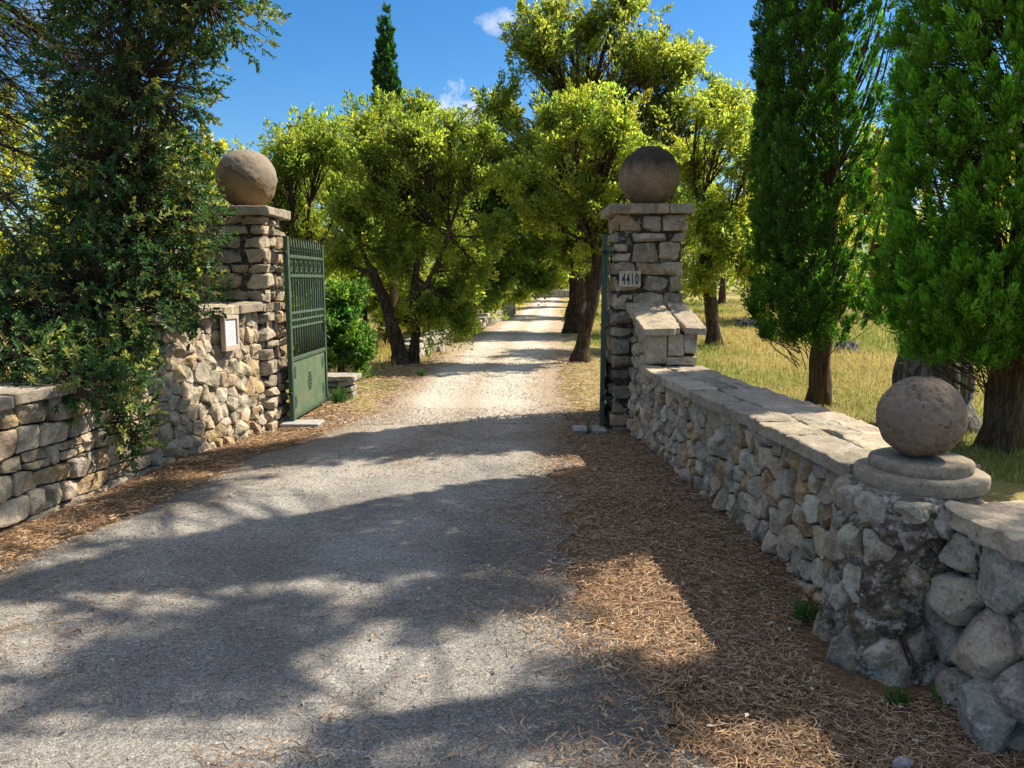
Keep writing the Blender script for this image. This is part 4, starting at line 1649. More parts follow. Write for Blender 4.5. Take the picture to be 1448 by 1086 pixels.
# pair of leaning stems left of the road, bushy crown to the ground
make_tree('oak_tree', 'bushy yellow-green tree on two leaning dark stems just behind the open gate leaf', 'tree', (-2.12, 14.6, 0),
          [(0, 0, 0, .15), (-.12, 0, .6, .12), (-.3, .1, 1.2, .10), (-.55, .1, 1.8, .08)],
          [((-0.01, 0.19, 3.14), (1.01, 1.06, 0.91), 191), ((0.73, 0.25, 3.41), (0.80, 0.84, 0.72), 122), ((0.99, 0.28, 2.47), (0.74, 0.77, 0.66), 102), ((-0.88, 0.36, 2.87), (0.67, 0.70, 0.60), 84), ((-0.08, 0.27, 2.00), (0.87, 0.92, 0.78), 143), ((0.99, 0.31, 1.33), (0.60, 0.63, 0.54), 68), ((0.32, -0.31, 4.08), (0.67, 0.70, 0.60), 84), ((1.46, 0.01, 3.54), (0.48, 0.51, 0.43), 44), ((-1.15, 0.30, 1.94), (0.56, 0.59, 0.51), 60), ((0.46, 0.11, 1.00), (0.54, 0.56, 0.48), 54), ((1.46, 0.25, 1.87), (0.51, 0.54, 0.46), 48), ((-0.48, -0.21, 3.81), (0.56, 0.59, 0.51), 60), ((0.99, 0.01, 4.35), (0.35, 0.37, 0.31), 22), ((0.52, -0.07, 4.68), (0.30, 0.31, 0.27), 16), ((1.66, 0.03, 4.15), (0.32, 0.34, 0.29), 19), ((1.19, 0.06, 0.80), (0.48, 0.51, 0.43), 44), ((1.80, -0.20, 2.47), (0.40, 0.42, 0.36), 30), ((-0.62, -0.08, 4.35), (0.30, 0.31, 0.27), 16)],
          84, 0.22, 0.072, 0.032, OAK, 101, group=TG, gaps=0.45, extra=[[(.20, .1, 0, .11), (.30, .1, .7, .085), (.26, 0, 1.3, .075), (.36, 0, 2.0, .06)], [(.1, .1, 0.9, .06), (.5, 0, 1.5, .05), (.85, -.1, 2.1, .04), (1.0, -.1, 2.6, .03)]])
make_tree('oak_tree', 'light green tree with a loose rounded top above the left gate leaf', 'tree', (-4.3, 16.2, 0),
          [(0, 0, 0, .16), (.1, 0, .8, .13), (0, 0, 1.6, .10), (.1, 0, 2.6, .07)],
          [((-0.08, -0.22, 4.06), (0.71, 0.75, 0.64), 80), ((-0.67, -0.21, 3.68), (0.54, 0.56, 0.48), 44), ((0.52, -0.18, 4.20), (0.67, 0.70, 0.60), 70), ((-0.22, 0.43, 2.86), (0.82, 0.86, 0.74), 105), ((0.67, 0.34, 2.57), (0.82, 0.86, 0.74), 105), ((-0.60, 0.23, 2.42), (0.60, 0.63, 0.54), 56), ((0.07, 0.31, 1.53), (0.82, 0.86, 0.74), 105), ((0.97, -0.17, 3.76), (0.60, 0.63, 0.54), 56), ((0.52, -0.09, 1.08), (0.60, 0.63, 0.54), 56)],
          84, 0.22, 0.072, 0.032, OAK, 102, group=TG, gaps=0.25)
make_tree('oak_tree', 'olive green tree with a peaked crown in front of the distant cypress spire', 'tree', (-2.9, 18.6, 0),
          [(0, 0, 0, .18), (0, 0, 1.5, .14), (0, 0, 3.0, .10), (.05, 0, 4.2, .06)],
          [((-0.19, 0.13, 5.44), (0.68, 0.72, 0.62), 56), ((-0.76, 0.18, 5.31), (0.58, 0.61, 0.52), 39), ((0.44, 0.29, 5.10), (0.65, 0.68, 0.58), 50), ((-0.07, 0.44, 4.42), (0.94, 0.99, 0.85), 105), ((0.78, -0.31, 4.25), (0.77, 0.81, 0.69), 70), ((-0.93, 0.11, 4.25), (0.68, 0.72, 0.62), 56)],
          62, 0.23, 0.09, 0.042, OAK, 103, group=TG, gaps=0.2)
t_oak = make_tree('oak_tree', 'shaded dark green tree leaning over the road from the left, behind the edging stones', 'tree', (-2.3, 23.0, 0),
                  [(0, 0, 0, .24), (.1, 0, 1.2, .20), (.3, 0, 2.4, .16), (.6, 0, 3.6, .12)],
                  [((0.53, 0.35, 4.66), (1.06, 1.11, 0.95), 100), ((1.79, 0.61, 3.61), (1.16, 1.22, 1.05), 121), ((2.32, 0.51, 4.45), (0.95, 1.00, 0.86), 81), ((2.64, -0.12, 2.34), (1.01, 1.06, 0.91), 92), ((1.16, -0.13, 2.13), (1.16, 1.22, 1.05), 121), ((-0.32, 0.08, 3.18), (1.06, 1.11, 0.95), 100), ((1.79, 0.30, 1.49), (0.85, 0.89, 0.76), 64), ((2.74, -0.36, 3.40), (0.95, 1.00, 0.86), 81), ((3.06, 0.23, 1.49), (0.72, 0.75, 0.65), 46), ((2.22, 0.40, 2.76), (1.06, 1.11, 0.95), 100)],
                  62, 0.28, 0.115, 0.05, OAK_D, 104, group=TG, var=0.22)
# leaning tree to the right of the road
make_tree('oak_tree', 'yellow-green tree on a leaning brown trunk right of the road, nearest past the gate', 'tree', (1.30, 14.95, 0),
          [(0, 0, 0, .17), (.12, 0, .6, .13), (.28, 0, 1.2, .12), (.36, 0, 1.9, .10), (.25, 0, 2.6, .07)],
          [((-0.26, -0.24, 3.87), (0.76, 0.79, 0.68), 126), ((0.57, -0.24, 4.28), (0.71, 0.75, 0.64), 113), ((1.19, -0.26, 3.73), (0.62, 0.65, 0.56), 84), ((-0.67, -0.11, 2.90), (0.66, 0.69, 0.59), 96), ((0.16, 0.13, 3.04), (0.80, 0.84, 0.72), 141), ((0.91, -0.31, 2.77), (0.62, 0.65, 0.56), 84), ((-1.08, -0.07, 3.45), (0.55, 0.58, 0.49), 67), ((0.22, -0.08, 1.94), (0.52, 0.55, 0.47), 60), ((0.02, 0.21, 4.76), (0.52, 0.55, 0.47), 60), ((0.70, -0.08, 2.29), (0.49, 0.52, 0.44), 54), ((1.53, 0.01, 4.42), (0.36, 0.37, 0.32), 28), ((-0.60, 0.10, 4.55), (0.36, 0.37, 0.32), 28)],
          84, 0.21, 0.072, 0.032, OAK_Y, 105, group=TG, gaps=0.4)
# the tall tree behind it
make_tree('oak_tree', 'tallest oak with a broad uneven crown reaching the top of the sky', 'tree', (1.95, 23.4, 0),
          [(0, 0, 0, .33), (0, 0, 1.2, .27), (.1, 0, 2.6, .24), (.3, 0, 4.0, .19), (.4, 0, 5.5, .13)],
          [((-1.18, -0.26, 8.16), (1.33, 1.40, 1.20), 157), ((-2.25, 0.57, 6.54), (1.12, 1.17, 1.01), 110), ((0.33, 0.33, 8.80), (0.97, 1.02, 0.87), 82), ((1.23, -0.28, 9.34), (0.86, 0.90, 0.77), 65), ((1.51, 0.21, 9.88), (0.56, 0.59, 0.50), 27), ((1.83, -0.45, 7.73), (1.29, 1.35, 1.16), 147), ((3.02, 0.16, 7.73), (0.90, 0.95, 0.81), 71), ((4.20, -0.39, 6.65), (1.07, 1.13, 0.97), 102), ((5.01, -0.39, 5.68), (0.77, 0.81, 0.70), 52), ((0.33, 0.74, 6.87), (1.61, 1.69, 1.45), 229), ((-2.47, -0.29, 5.04), (1.07, 1.13, 0.97), 102), ((-1.07, -0.40, 4.93), (1.50, 1.58, 1.35), 199), ((1.83, 0.87, 5.58), (1.50, 1.58, 1.35), 199), ((3.55, 0.59, 5.04), (1.29, 1.35, 1.16), 147), ((0.76, -0.27, 3.64), (1.50, 1.58, 1.35), 199), ((-1.50, 0.66, 3.10), (1.18, 1.24, 1.06), 123), ((3.98, 0.10, 3.64), (1.12, 1.17, 1.01), 110), ((-3.22, 0.18, 5.68), (0.73, 0.77, 0.66), 46), ((2.37, -0.32, 3.64), (1.18, 1.24, 1.06), 123), ((-0.32, 0.69, 5.90), (1.29, 1.35, 1.16), 147), ((-0.75, 0.19, 9.23), (0.73, 0.77, 0.66), 46), ((-1.71, 0.29, 9.23), (0.52, 0.54, 0.46), 23), ((0.97, 0.62, 4.72), (1.29, 1.35, 1.16), 147), ((2.69, -0.18, 6.44), (1.07, 1.13, 0.97), 102), ((-0.32, -0.11, 2.57), (1.07, 1.13, 0.97), 102)],
          62, 0.30, 0.125, 0.055, (0.142, 0.160, 0.042), 106, group=TG, gaps=0.4, limb_r=0.6, var=0.2)
make_tree('oak_tree', 'drooping yellow-green tree in the field right of the right gate pillar', 'tree', (4.8, 18.2, 0),
          [(0, 0, 0, .18), (-.1, 0, 1.0, .15), (-.25, 0, 2.0, .12), (-.3, 0, 3.0, .08)],
          [((-0.02, -0.35, 5.03), (0.80, 0.84, 0.72), 96), ((-0.69, 0.46, 4.36), (0.80, 0.84, 0.72), 96), ((0.62, -0.33, 4.36), (0.70, 0.74, 0.63), 73), ((-0.19, 0.30, 3.36), (0.92, 0.97, 0.83), 126), ((0.65, 0.33, 3.10), (0.77, 0.81, 0.69), 88), ((-0.85, -0.34, 2.85), (0.70, 0.74, 0.63), 73), ((-0.02, 0.29, 2.10), (0.80, 0.84, 0.72), 96), ((0.78, -0.06, 1.93), (0.64, 0.67, 0.57), 60), ((-1.19, 0.07, 2.10), (0.50, 0.53, 0.45), 37), ((0.32, -0.25, 5.70), (0.50, 0.53, 0.45), 37), ((-0.44, -0.22, 1.60), (0.50, 0.53, 0.45), 37), ((-0.60, -0.15, 5.36), (0.50, 0.53, 0.45), 37), ((0.90, 0.33, 3.69), (0.60, 0.63, 0.54), 54), ((0.15, -0.21, 2.69), (0.75, 0.79, 0.68), 84)],
          60, 0.24, 0.095, 0.038, (0.178, 0.198, 0.044), 107, group=TG, gaps=0.4, up=-0.1)
make_tree('oak_tree', 'grey-green feathery tree at mid distance between the cypress spire and the tallest oak', 'tree', (-1.6, 30.5, 0),
          [(0, 0, 0, .25), (0, 0, 2.0, .2), (.1, 0, 4.0, .15), (.2, 0, 5.5, .09)],
          [((-1.31, 0.31, 6.64), (1.18, 1.24, 1.06), 61), ((-0.47, 0.85, 5.38), (1.54, 1.62, 1.39), 105), ((1.07, 0.48, 4.96), (1.54, 1.62, 1.39), 105), ((0.37, 0.86, 2.86), (1.54, 1.62, 1.39), 105), ((0.93, -0.51, 1.32), (1.06, 1.12, 0.96), 50)],
          60, 0.32, 0.14, 0.058, (0.125, 0.145, 0.055), 108, group=TG, gaps=0.2)

# darker bush beside the left stems
make_tree('evergreen_bush', 'dark green leafy bush low to the ground right behind the left gate leaf', 'bush', (-2.75, 12.3, 0),
          [(0, 0, 0, .05), (0, 0, .3, .045), (.05, 0, .6, .035)],
          [((-.1, 0, .95), (.45, .45, .5), 70), ((.25, -.05, .5), (.5, .45, .45), 70), ((-.4, 0, .5), (.5, .45, .45), 60), ((.1, .1, 1.3), (.35, .35, .3), 40)],
          80, 0.15, 0.075, 0.034, (0.060, 0.115, 0.030), 109, gaps=0.0)
make_tree('evergreen_bush', 'sunlit yellow-green shrub under the trees left of the road by the edging stones', 'bush', (-2.3, 19.0, 0),
          [(0, 0, 0, .05), (0, 0, .4, .04), (.05, 0, .8, .03)],
          [((0, 0, 1.1), (.7, .6, .7), 80), ((.4, 0, .6), (.6, .5, .5), 60), ((-.5, 0, .7), (.7, .5, .6), 60)],
          80, 0.18, 0.085, 0.036, OAK_Y, 110)
t_bush = make_tree('evergreen_bush', 'bright pale shrub overhanging the edging stones further up the road', 'bush', (-1.3, 27.0, 0),
                   [(0, 0, 0, .05), (0, 0, .6, .04), (.05, 0, 1.2, .03)],
                   [((0, 0, 1.7), (.9, .8, .9), 80), ((.5, 0, .9), (.7, .6, .6), 60), ((-.6, 0, 1.0), (.9, .7, .8), 70)],
                   70, 0.22, 0.11, 0.045, OAK_Y, 111)

# avenue trees that close over the road further on, copies of three kinds
t_av = make_tree('avenue_tree', 'dark tree on a thick black trunk left of the road where the avenue closes', 'tree', (-0.35, 41.0, 0),
                 [(0, 0, 0, .42), (.05, 0, 1.6, .36), (.2, 0, 3.2, .28), (.4, 0, 4.8, .18)],
                 [((.4, 0, 6.2), (2.2, 2.0, 1.6), 170), ((-1.8, 0, 5.2), (1.8, 1.7, 1.4), 120), ((2.2, 0, 4.7), (1.8, 1.6, 1.3), 130), ((.4, -.4, 7.6), (1.6, 1.5, 1.0), 90), ((1.6, -.2, 3.3), (1.3, 1.2, .7), 70), ((-1.3, -.2, 3.0), (1.5, 1.3, 1.0), 80)],
                 70, 0.40, 0.17, 0.075, OAK, 112, group=TG, var=0.22)
for (x, y, rz, s, lab) in ((3.3, 33.5, 2.1, 0.8, 'shady avenue tree right of the road, behind the leaning trunk'),
                           (4.4, 45.0, 4.0, 0.95, 'distant avenue tree on the right verge, second from the road end'),
                           (0.3, 52.0, 1.1, 0.95, 'distant avenue tree on the left verge near the road end'),
                           (6.0, 58.0, 5.2, 1.0, 'farthest avenue tree on the right verge'),
                           (1.0, 64.0, 3.0, 1.0, 'farthest avenue tree, left of the low wall at the road end'),
                           (4.6, 74.0, 2.2, 0.9, 'tree standing right behind the low wall at the road end'),
                           (-4.5, 36.0, 0.7, 1.0, 'broad tree behind the grey-green feathery tree'),
                           (-6.3, 25.0, 2.5, 0.8, 'round tree far left seen between bush and gate pillar')):
    dup(t_av, (x, y, 0), rz, s, lab)
dup(t_bush, (2.3, 72.0, 0), 0.5, 2.4, 'tall shrub behind the left half of the wall at the road end')
dup(t_bush, (4.6, 71.5, 0), 1.5, 2.2, 'tall shrub behind the right half of the wall at the road end')
dup(t_bush, (0.1, 35.5, 0), 2.0, 1.0, 'low pale shrub on the left verge beside the dark trunk')
dup(t_bush, (-3.9, 20.5, 0), 1.0, 1.3, 'rounded shrub filling the gap under the light green tree')
dup(t_bush, (-4.8, 13.3, 0), 3.3, 0.9, 'pale shrub behind the left pillar')

# olive trees standing in the dry field
t_ol = make_tree('olive_tree', 'small olive tree in the dry field, nearest the right gate pillar', 'olive tree', (9.0, 35.2, 0),
                 [(0, 0, 0, .2), (.1, 0, .8, .16), (.15, 0, 1.5, .13), (.3, 0, 2.2, .08)],
                 [((.9, 0, 3.0), (1.2, 1.1, .8), 70), ((-.8, 0, 2.9), (1.2, 1.1, .8), 70), ((.1, 0, 3.7), (1.2, 1.1, .7), 70), ((1.7, 0, 2.3), (.8, .8, .6), 40), ((-1.5, 0, 2.2), (.8, .8, .6), 40)],
                 70, 0.34, 0.14, 0.05, (0.135, 0.150, 0.055), 113, bark=M_BARK, group='olive trees in the field', gaps=0.2)
for (x, y, rz, s, lab) in ((12.9, 47.5, 1.2, 1.15, 'second olive tree in the field, further off and to the right'),
                           (6.9, 33.0, 2.6, 0.85, 'olive tree with a forked trunk close behind the right pillar'),
                           (17.0, 52.0, 3.9, 1.2, 'olive tree in the field seen left of the nearer tall cypress trunk'),
                           (24.0, 44.0, 5.0, 1.2, 'olive tree between the two tall cypresses'),
                           (29.0, 58.0, 0.4, 1.3, 'far olive tree behind the gap of the cypresses'),
                           (22.0, 62.0, 0.9, 1.4, 'far olive tree on the edge of the field')):
    dup(t_ol, (x, y, 0), rz, s, lab)


# ------------------------------------------------------------------ cypresses
def cypress_plumes(mb, r, P, outw, size, base, bright, nper, Lf, Wf, lift=1.0):
    n = len(P)
    d = unit(outw * 0.55 + V3(0, 0, lift) + r.normal(size=(n, 3)) * 0.28)
    cf = np.exp(r.normal(size=n) * 0.22)
    idx = np.repeat(np.arange(n), nper)
    k = n * nper
    t = r.uniform(-0.5, 1.0, k)
    w = np.sqrt(np.clip(1 - np.abs(t * 0.9) ** 1.5, 0.05, 1))
    off = d[idx] * (t * size[idx])[:, None] + randunit(r, k) * (w * size[idx] * 0.55 * r.uniform(0.3, 1, k))[:, None]
    C = P[idx] + off
    D = unit(d[idx] * 0.9 + unit(off) * 0.55 + randunit(r, k) * 0.35)
    N = unit(randunit(r, k) + outw[idx] * 0.8)
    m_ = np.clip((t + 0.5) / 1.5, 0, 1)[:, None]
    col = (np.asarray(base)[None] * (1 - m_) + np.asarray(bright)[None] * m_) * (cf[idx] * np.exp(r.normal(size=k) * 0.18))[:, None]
    s = r.uniform(0.7, 1.3, k)
    leaves(mb, C, D, N, Lf * s, Wf * s, np.clip(col, 0.003, 0.6), 0.12)


def make_cypress(label, base, height, rad, zlow, seed, n_pl, nper, dark, bright, trunk_r, sparse=None, cones=0, cone_side=None, Lf=0.085, Wf=0.036, name='cypress_tree', group='tall cypresses behind the low wall', plume=0.11):
    r = rngf(seed)
    B = np.asarray(base, float)
    t = thing(name, label, 'cypress', base, group)

    def prof(z):
        q = (z - zlow) / (height - zlow)
        return rad * np.clip(q / 0.04, 0.62, 1) ** 0.5 * np.clip(1 - np.clip((q - 0.35) / 0.65, 0, 1) ** 1.6, 0.02, 1)
    z = zlow + (height - zlow) * r.uniform(0, 1, n_pl * 3) ** 1.15
    a = r.uniform(0, 2 * PI, n_pl * 3)
    keep = r.random(len(z)) < prof(z) / rad
    z, a = z[keep][:n_pl], a[keep][:n_pl]
    q = np.stack([np.cos(a), np.sin(a), z * 0.5], -1)
    rr = 1.04 * prof(z) * (1 + 0.13 * fbm(q * V3(4.0, 4.0, 2.6), seed, 4, 0.7)) * np.where(r.random(len(z)) < 0.72, r.uniform(0.82, 1.0, len(z)), r.uniform(0.4, 0.85, len(z)))
    outw = np.stack([np.cos(a), np.sin(a), 0 * a], -1)
    P = B + outw * rr[:, None] + np.stack([0 * z, 0 * z, z], -1)
    if sparse is not None:
        kp = sparse(P - B, a, z, r)
        P, outw, z, a = P[kp], outw[kp], z[kp], a[kp]
    hol = fbm(np.stack([np.cos(a) * 3.2, np.sin(a) * 3.2, z * 1.7], -1), seed + 9, 3) > -0.58
    P, outw = P[hol], outw[hol]
    mb = MB()
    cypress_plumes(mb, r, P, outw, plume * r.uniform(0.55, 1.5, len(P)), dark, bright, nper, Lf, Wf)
    mb.build('crown', M_CYP, t)
    g = MB()
    zz = np.linspace(-0.1, height * 0.93, 26)
    path = B + np.stack([0.05 * np.sin(zz * 0.7 + seed), 0.05 * np.cos(zz * 0.9 + seed) - 0.05, zz], -1)
    R = trunk_r * np.clip(1 - zz / height, 0.03, 1) * (1 + 0.45 * np.clip(1 - zz / 0.3, 0, 1) ** 2)
    tube(g, path, R, 20, (0.2, 0.15, 0.1), 0.26, seed, True, 9.0)
    nb = 70                                              # steep boughs rising beside the trunk
    s0 = r.uniform(zlow * 0.8, height * 0.7, nb)
    ab = r.uniform(0, 2 * PI, nb)
    for k in range(nb):
        st = B + V3(0, 0, s0[k])
        e = B + V3(math.cos(ab[k]), math.sin(ab[k]), 0) * prof(min(s0[k] + 1.3, height * 0.95)) * 0.8 + V3(0, 0, s0[k] + r.uniform(0.9, 1.9))
        mdl = st * 0.45 + e * 0.55 + V3(math.cos(ab[k]), math.sin(ab[k]), -0.6) * 0.22
        tube(g, bez(st, mdl, e, 7), np.linspace(0.030, 0.006, 7) * r.uniform(0.5, 1.2), 5, (0.2, 0.15, 0.1), 0.1, k, False)
    pick = r.random(len(P)) < 0.4
    E_ = P[pick]
    S_ = E_ * V3(0.35, 0.35, 1) + B * V3(0.65, 0.65, 0) - V3(0, 0, 1) * r.uniform(0.1, 0.45, (len(E_), 1))
    twigs(g, S_, E_, 0.007, 0.003, (0.2, 0.15, 0.1), r, 0.1)
    g.build('trunk', M_CBARK, t, True)
    if cones:
        ok = [i for i in range(len(P)) if (outw[i] @ cone_side) > 0.3 and z[hol][i] < 5.6] if cone_side is not None else list(range(len(P)))
        first = None
        for i in r.permutation(ok)[:cones]:
            pos = P[i] + outw[i] * 0.10 + V3(0, 0, 0.04)
            if first is None:
                g = MB()
                V = CUBE_V / np.linalg.norm(CUBE_V, axis=1, keepdims=True)
                V = V * (0.018 * (1 + 0.12 * vnoise(V * 3, 4)))[:, None]
                g.add(V + B, CUBE_F, None, (0.30, 0.25, 0.14))
                first = g.build('cone', M_GRAVEL, t, True)
                first.location = pos - B
            else:
                o = first.copy()
                COL.objects.link(o)
                o.parent = t
                o.location = pos - B
    return t


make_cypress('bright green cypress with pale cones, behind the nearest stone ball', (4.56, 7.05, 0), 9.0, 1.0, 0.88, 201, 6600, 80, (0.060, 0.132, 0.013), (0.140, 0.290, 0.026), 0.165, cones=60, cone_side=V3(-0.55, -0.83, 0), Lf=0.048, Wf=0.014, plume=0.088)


def thin(P, a, z, r):
    """bare brown side towards the field, thick green side towards the road"""
    side = np.cos(a)
    return r.random(len(a)) < np.clip(0.52 - 0.62 * side, 0.06, 1.0)


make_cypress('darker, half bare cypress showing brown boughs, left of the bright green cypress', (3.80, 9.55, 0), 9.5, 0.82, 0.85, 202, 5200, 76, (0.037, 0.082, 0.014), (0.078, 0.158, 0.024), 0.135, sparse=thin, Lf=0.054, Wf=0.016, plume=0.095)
make_cypress('distant slender dark cypress spire above the trees left of the road', (-4.75, 30.5, 0), 11.8, 0.62, 1.0, 203, 900, 40, (0.022, 0.055, 0.018), (0.04, 0.085, 0.025), 0.2, Lf=0.17, Wf=0.075, plume=0.2)

# ------------------------------------------------------------------ old stump and rocks in the field
r = rngf(31)
g = MB()
zz = np.linspace(-0.1, 0.92, 14)
tube(g, np.stack([4.62 + 0.04 * zz, 8.35 + 0 * zz, zz], -1), 0.36 * (1 + 0.3 * np.clip(1 - zz / 0.3, 0, 1)), 30, (0.3, 0.3, 0.28), 0.35, 9, True, 5.0)
o = g.build('tree_stump', M_GBARK, None, True)
tag(o, 'thick grey lichened stump behind the nearest stone ball, under the bright cypress', 'stump')


def rock(name, label, items, mat, pal, cat='rock', seed=1, group=None, bush=False):
    r = rngf(seed)
    g = MB()
    for (x, y, z, sx, sy, sz) in items:
        block(g, r, (x - sx, y - sy, z), (x + sx, y + sy, z + sz), pal[r.integers(len(pal))], 0.3, 0.45, min(sx, sz) * 0.12, r.uniform(0, 3), 0.85, int(r.integers(99)))
    o = g.build(name, mat, None, True)
    return tag(o, label, cat, group)


DK = [(0.06, 0.055, 0.05), (0.09, 0.08, 0.07), (0.12, 0.11, 0.10)]
rock('rock', 'dark rock lying in the grass left of the half bare cypress', [(7.65, 25.5, -0.1, .30, .25, .42), (8.1, 25.7, -0.1, .18, .2, .25)], M_STONE, DK, seed=41, group='dark rocks in the field')
rock('rock', 'dark mossy rock in the grass just right of the half bare cypress trunk', [(7.2, 16.6, -0.1, .40, .3, .34)], M_STONE, DK, seed=42, group='dark rocks in the field')
rock('rock', 'far dark boulder in the field, small between the two cypresses', [(20.3, 46.0, -0.1, .9, .6, .7)], M_STONE, DK, seed=43, group='dark rocks in the field')
rock('log_pile', 'heap of dark branches and earth behind the bright cypress at the right edge', [(6.0, 8.2, -0.1, .5, .4, .42), (6.7, 8.5, -0.1, .5, .4, .5)], M_STONE, DK, 'heap', 44)

# ------------------------------------------------------------------ edging along the left of the drive
r = rngf(51)
rock_pal = [(0.36, 0.33, 0.27), (0.32, 0.29, 0.24), (0.42, 0.38, 0.31)]
g = MB()
for k, (z0, z1) in enumerate(((-0.05, 0.1), (0.1, 0.19), (0.19, 0.27))):
    for q in range(2):
        block(g, r, (-2.50 + q * 0.19 + r.uniform(-.02, .02), 10.05, z0 + .004), (-2.32 + q * 0.19 + r.uniform(-.02, .02), 10.42, z1 - .004), rock_pal[r.integers(3)], 0.1, 0.3, 0.01, 0, 0.95, k)
block(g, r, (-2.56, 10.0, 0.272), (-2.06, 10.46, 0.335), (0.42, 0.38, 0.3), 0.06, 0.25, 0.006)
o = g.build('stone_stub', M_STONE, None, True)
tag(o, 'short stacked stone stub with a flat top behind the left gate leaf', 'stone stub')
segs = [((-2.15, 15.6), (-1.75, 17.4), .34, 'short run of pale squared edging stones at the foot of the two leaning stems'),
        ((-1.85, 17.9), (-1.62, 20.6), .42, 'mossy dark edging wall on the left of the drive, second run'),
        ((-1.62, 21.0), (-1.2, 24.8), .40, 'low edging wall left of the drive, third run with pale flat tops'),
        ((-1.1, 25.6), (-0.15, 33.5), .45, 'long pale edging wall left of the drive, farthest run')]
for q, (a, b, h, lab) in enumerate(segs):
    a, b = np.array(a), np.array(b)
    L = np.linalg.norm(b - a)
    g = MB()
    d = (b - a) / L
    ang = math.atan2(d[1], d[0])
    s = 0
    while s < L:
        w = r.uniform(0.3, 0.62)
        c = a + d * (s + w / 2)
        hh = h * r.uniform(0.75, 1.1)
        pl = rock_pal if q != 1 else [(0.14, 0.14, 0.10), (0.2, 0.18, 0.13)]
        block(g, r, (c[0] - w / 2, c[1] - .19, -0.06), (c[0] + w / 2, c[1] + .19, hh * 0.62), pl[r.integers(len(pl))], 0.12, 0.35, 0.015, ang, 0.95, int(s * 9))
        block(g, r, (c[0] - w / 2 + r.uniform(-.04, .04), c[1] - .21, hh * 0.62), (c[0] + w / 2 + 0.03, c[1] + .21, hh), rock_pal[r.integers(3)], 0.1, 0.3, 0.012, ang, 0, int(s * 7))
        s += w + 0.02
    o = g.build('edging_wall', M_STONE, None, True)
    tag(o, lab, 'edging wall', 'edging along the left of the drive')
g = MB()
for k in range(9):
    block(g, r, (2.1 + k * .42, 68.0, -0.05), (2.5 + k * .42, 68.5, 0.75 * r.uniform(.9, 1.05)), (0.40, 0.37, 0.33), 0.08, 0.2, 0.02, 0, 0, k)
o = g.build('end_wall', M_STONE, None, True)
tag(o, 'low pale stone wall closing the far end of the drive', 'wall')

# ------------------------------------------------------------------ big laurel-like bush hanging over the left wall
r = rngf(61)
LB = V3(-4.0, 6.9, 0)
bush = thing('laurel_bush', 'large dark green broad-leaved bush spilling over the left wall', 'bush', tuple(LB))
lobes = [((-3.05, 6.6, 4.05), (.72, .7, .75), 470), ((-3.02, 6.5, 3.2), (.58, .6, .62), 360), ((-3.2, 6.6, 2.55), (.58, .6, .62), 350), ((-3.12, 6.55, 1.95), (.50, .5, .6), 330),
         ((-3.4, 6.3, 1.45), (.68, .5, .52), 380), ((-4.1, 6.0, 1.40), (.66, .5, .50), 300), ((-4.75, 5.9, 1.45), (.55, .5, .5), 200), ((-3.25, 6.0, 0.95), (.38, .32, .30), 150), ((-3.12, 5.45, 0.86), (.36, .16, .16), 110),
         ((-3.02, 5.92, 0.62), (.19, .15, .30), 60), ((-2.97, 5.92, 0.34), (.10, .10, .18), 24), ((-3.75, 5.6, 1.05), (.5, .25, .22), 130), ((-2.85, 6.7, 1.55), (.30, .28, .40), 110),
         ((-2.45, 6.5, 3.85), (.52, .45, .45), 250), ((-3.7, 6.9, 3.3), (.4, .5, .5), 70), ((-3.65, 6.7, 2.2), (.4, .45, .5), 110), ((-2.75, 6.7, 2.15), (.25, .25, .4), 80), ((-3.7, 6.7, 4.3), (.5, .5, .35), 80)]
SP, SO, own = [], [], []
for q, (c, rad, nk) in enumerate(lobes):
    D = randunit(r, nk)
    tt = r.uniform(0.25, 1.0, nk) ** 0.4 * (1 + 0.25 * fbm(D * 2.2 + q * 3.3, q, 2))
    P = np.array(c) + D * np.array(rad) * tt[:, None]
    SP.append(P)
    SO.append(D)
    own.append(np.full(nk, q))
SP, SO, own = np.concatenate(SP), np.concatenate(SO), np.concatenate(own)
fx, fy, fnx, fny = LP.at(np.linspace(0, LP.len, 200))
n = len(SP)
axis = unit(SO * 0.8 + randunit(r, n) * 0.6 + V3(0.1, -0.15, 0.15))
nl = 21
idx = np.repeat(np.arange(n), nl)
tpos = np.tile(np.linspace(0, 1, nl), n) ** 0.8
length = r.uniform(0.10, 0.20, n)
k = n * nl
C = SP[idx] + axis[idx] * (tpos * length[idx])[:, None]
side = unit(np.cross(axis[idx], randunit(r, k)))
D = unit(side * (1.15 - 0.7 * tpos)[:, None] + axis[idx] * (0.35 + 0.6 * tpos)[:, None] + V3(0, 0, -0.05))
N = unit(axis[idx] + 0.35 * randunit(r, k) + V3(0, 0, 0.5))
cf = np.exp(r.normal(size=n) * 0.25)
young_lit = (r.random(n) < 0.22)[:, None]  # paler young shoots, their number and tone also standing in for lit highlights
bc = np.where(young_lit, np.array([[0.22, 0.235, 0.07]]), np.array([[0.050, 0.105, 0.034]]))
col = bc[idx] * (cf[idx] * np.exp(r.normal(size=k) * 0.22))[:, None]
col = np.where((r.random(k) < 0.02)[:, None], np.array([[0.20, 0.13, 0.05]]), col)
s = r.uniform(0.6, 1.3, k)
g = MB()
leaves6(g, C, D, N, 0.047 * s, 0.018 * s, np.clip(col, 0.004, 0.5))
g.build('foliage', M_BUSH, bush)
g = MB()
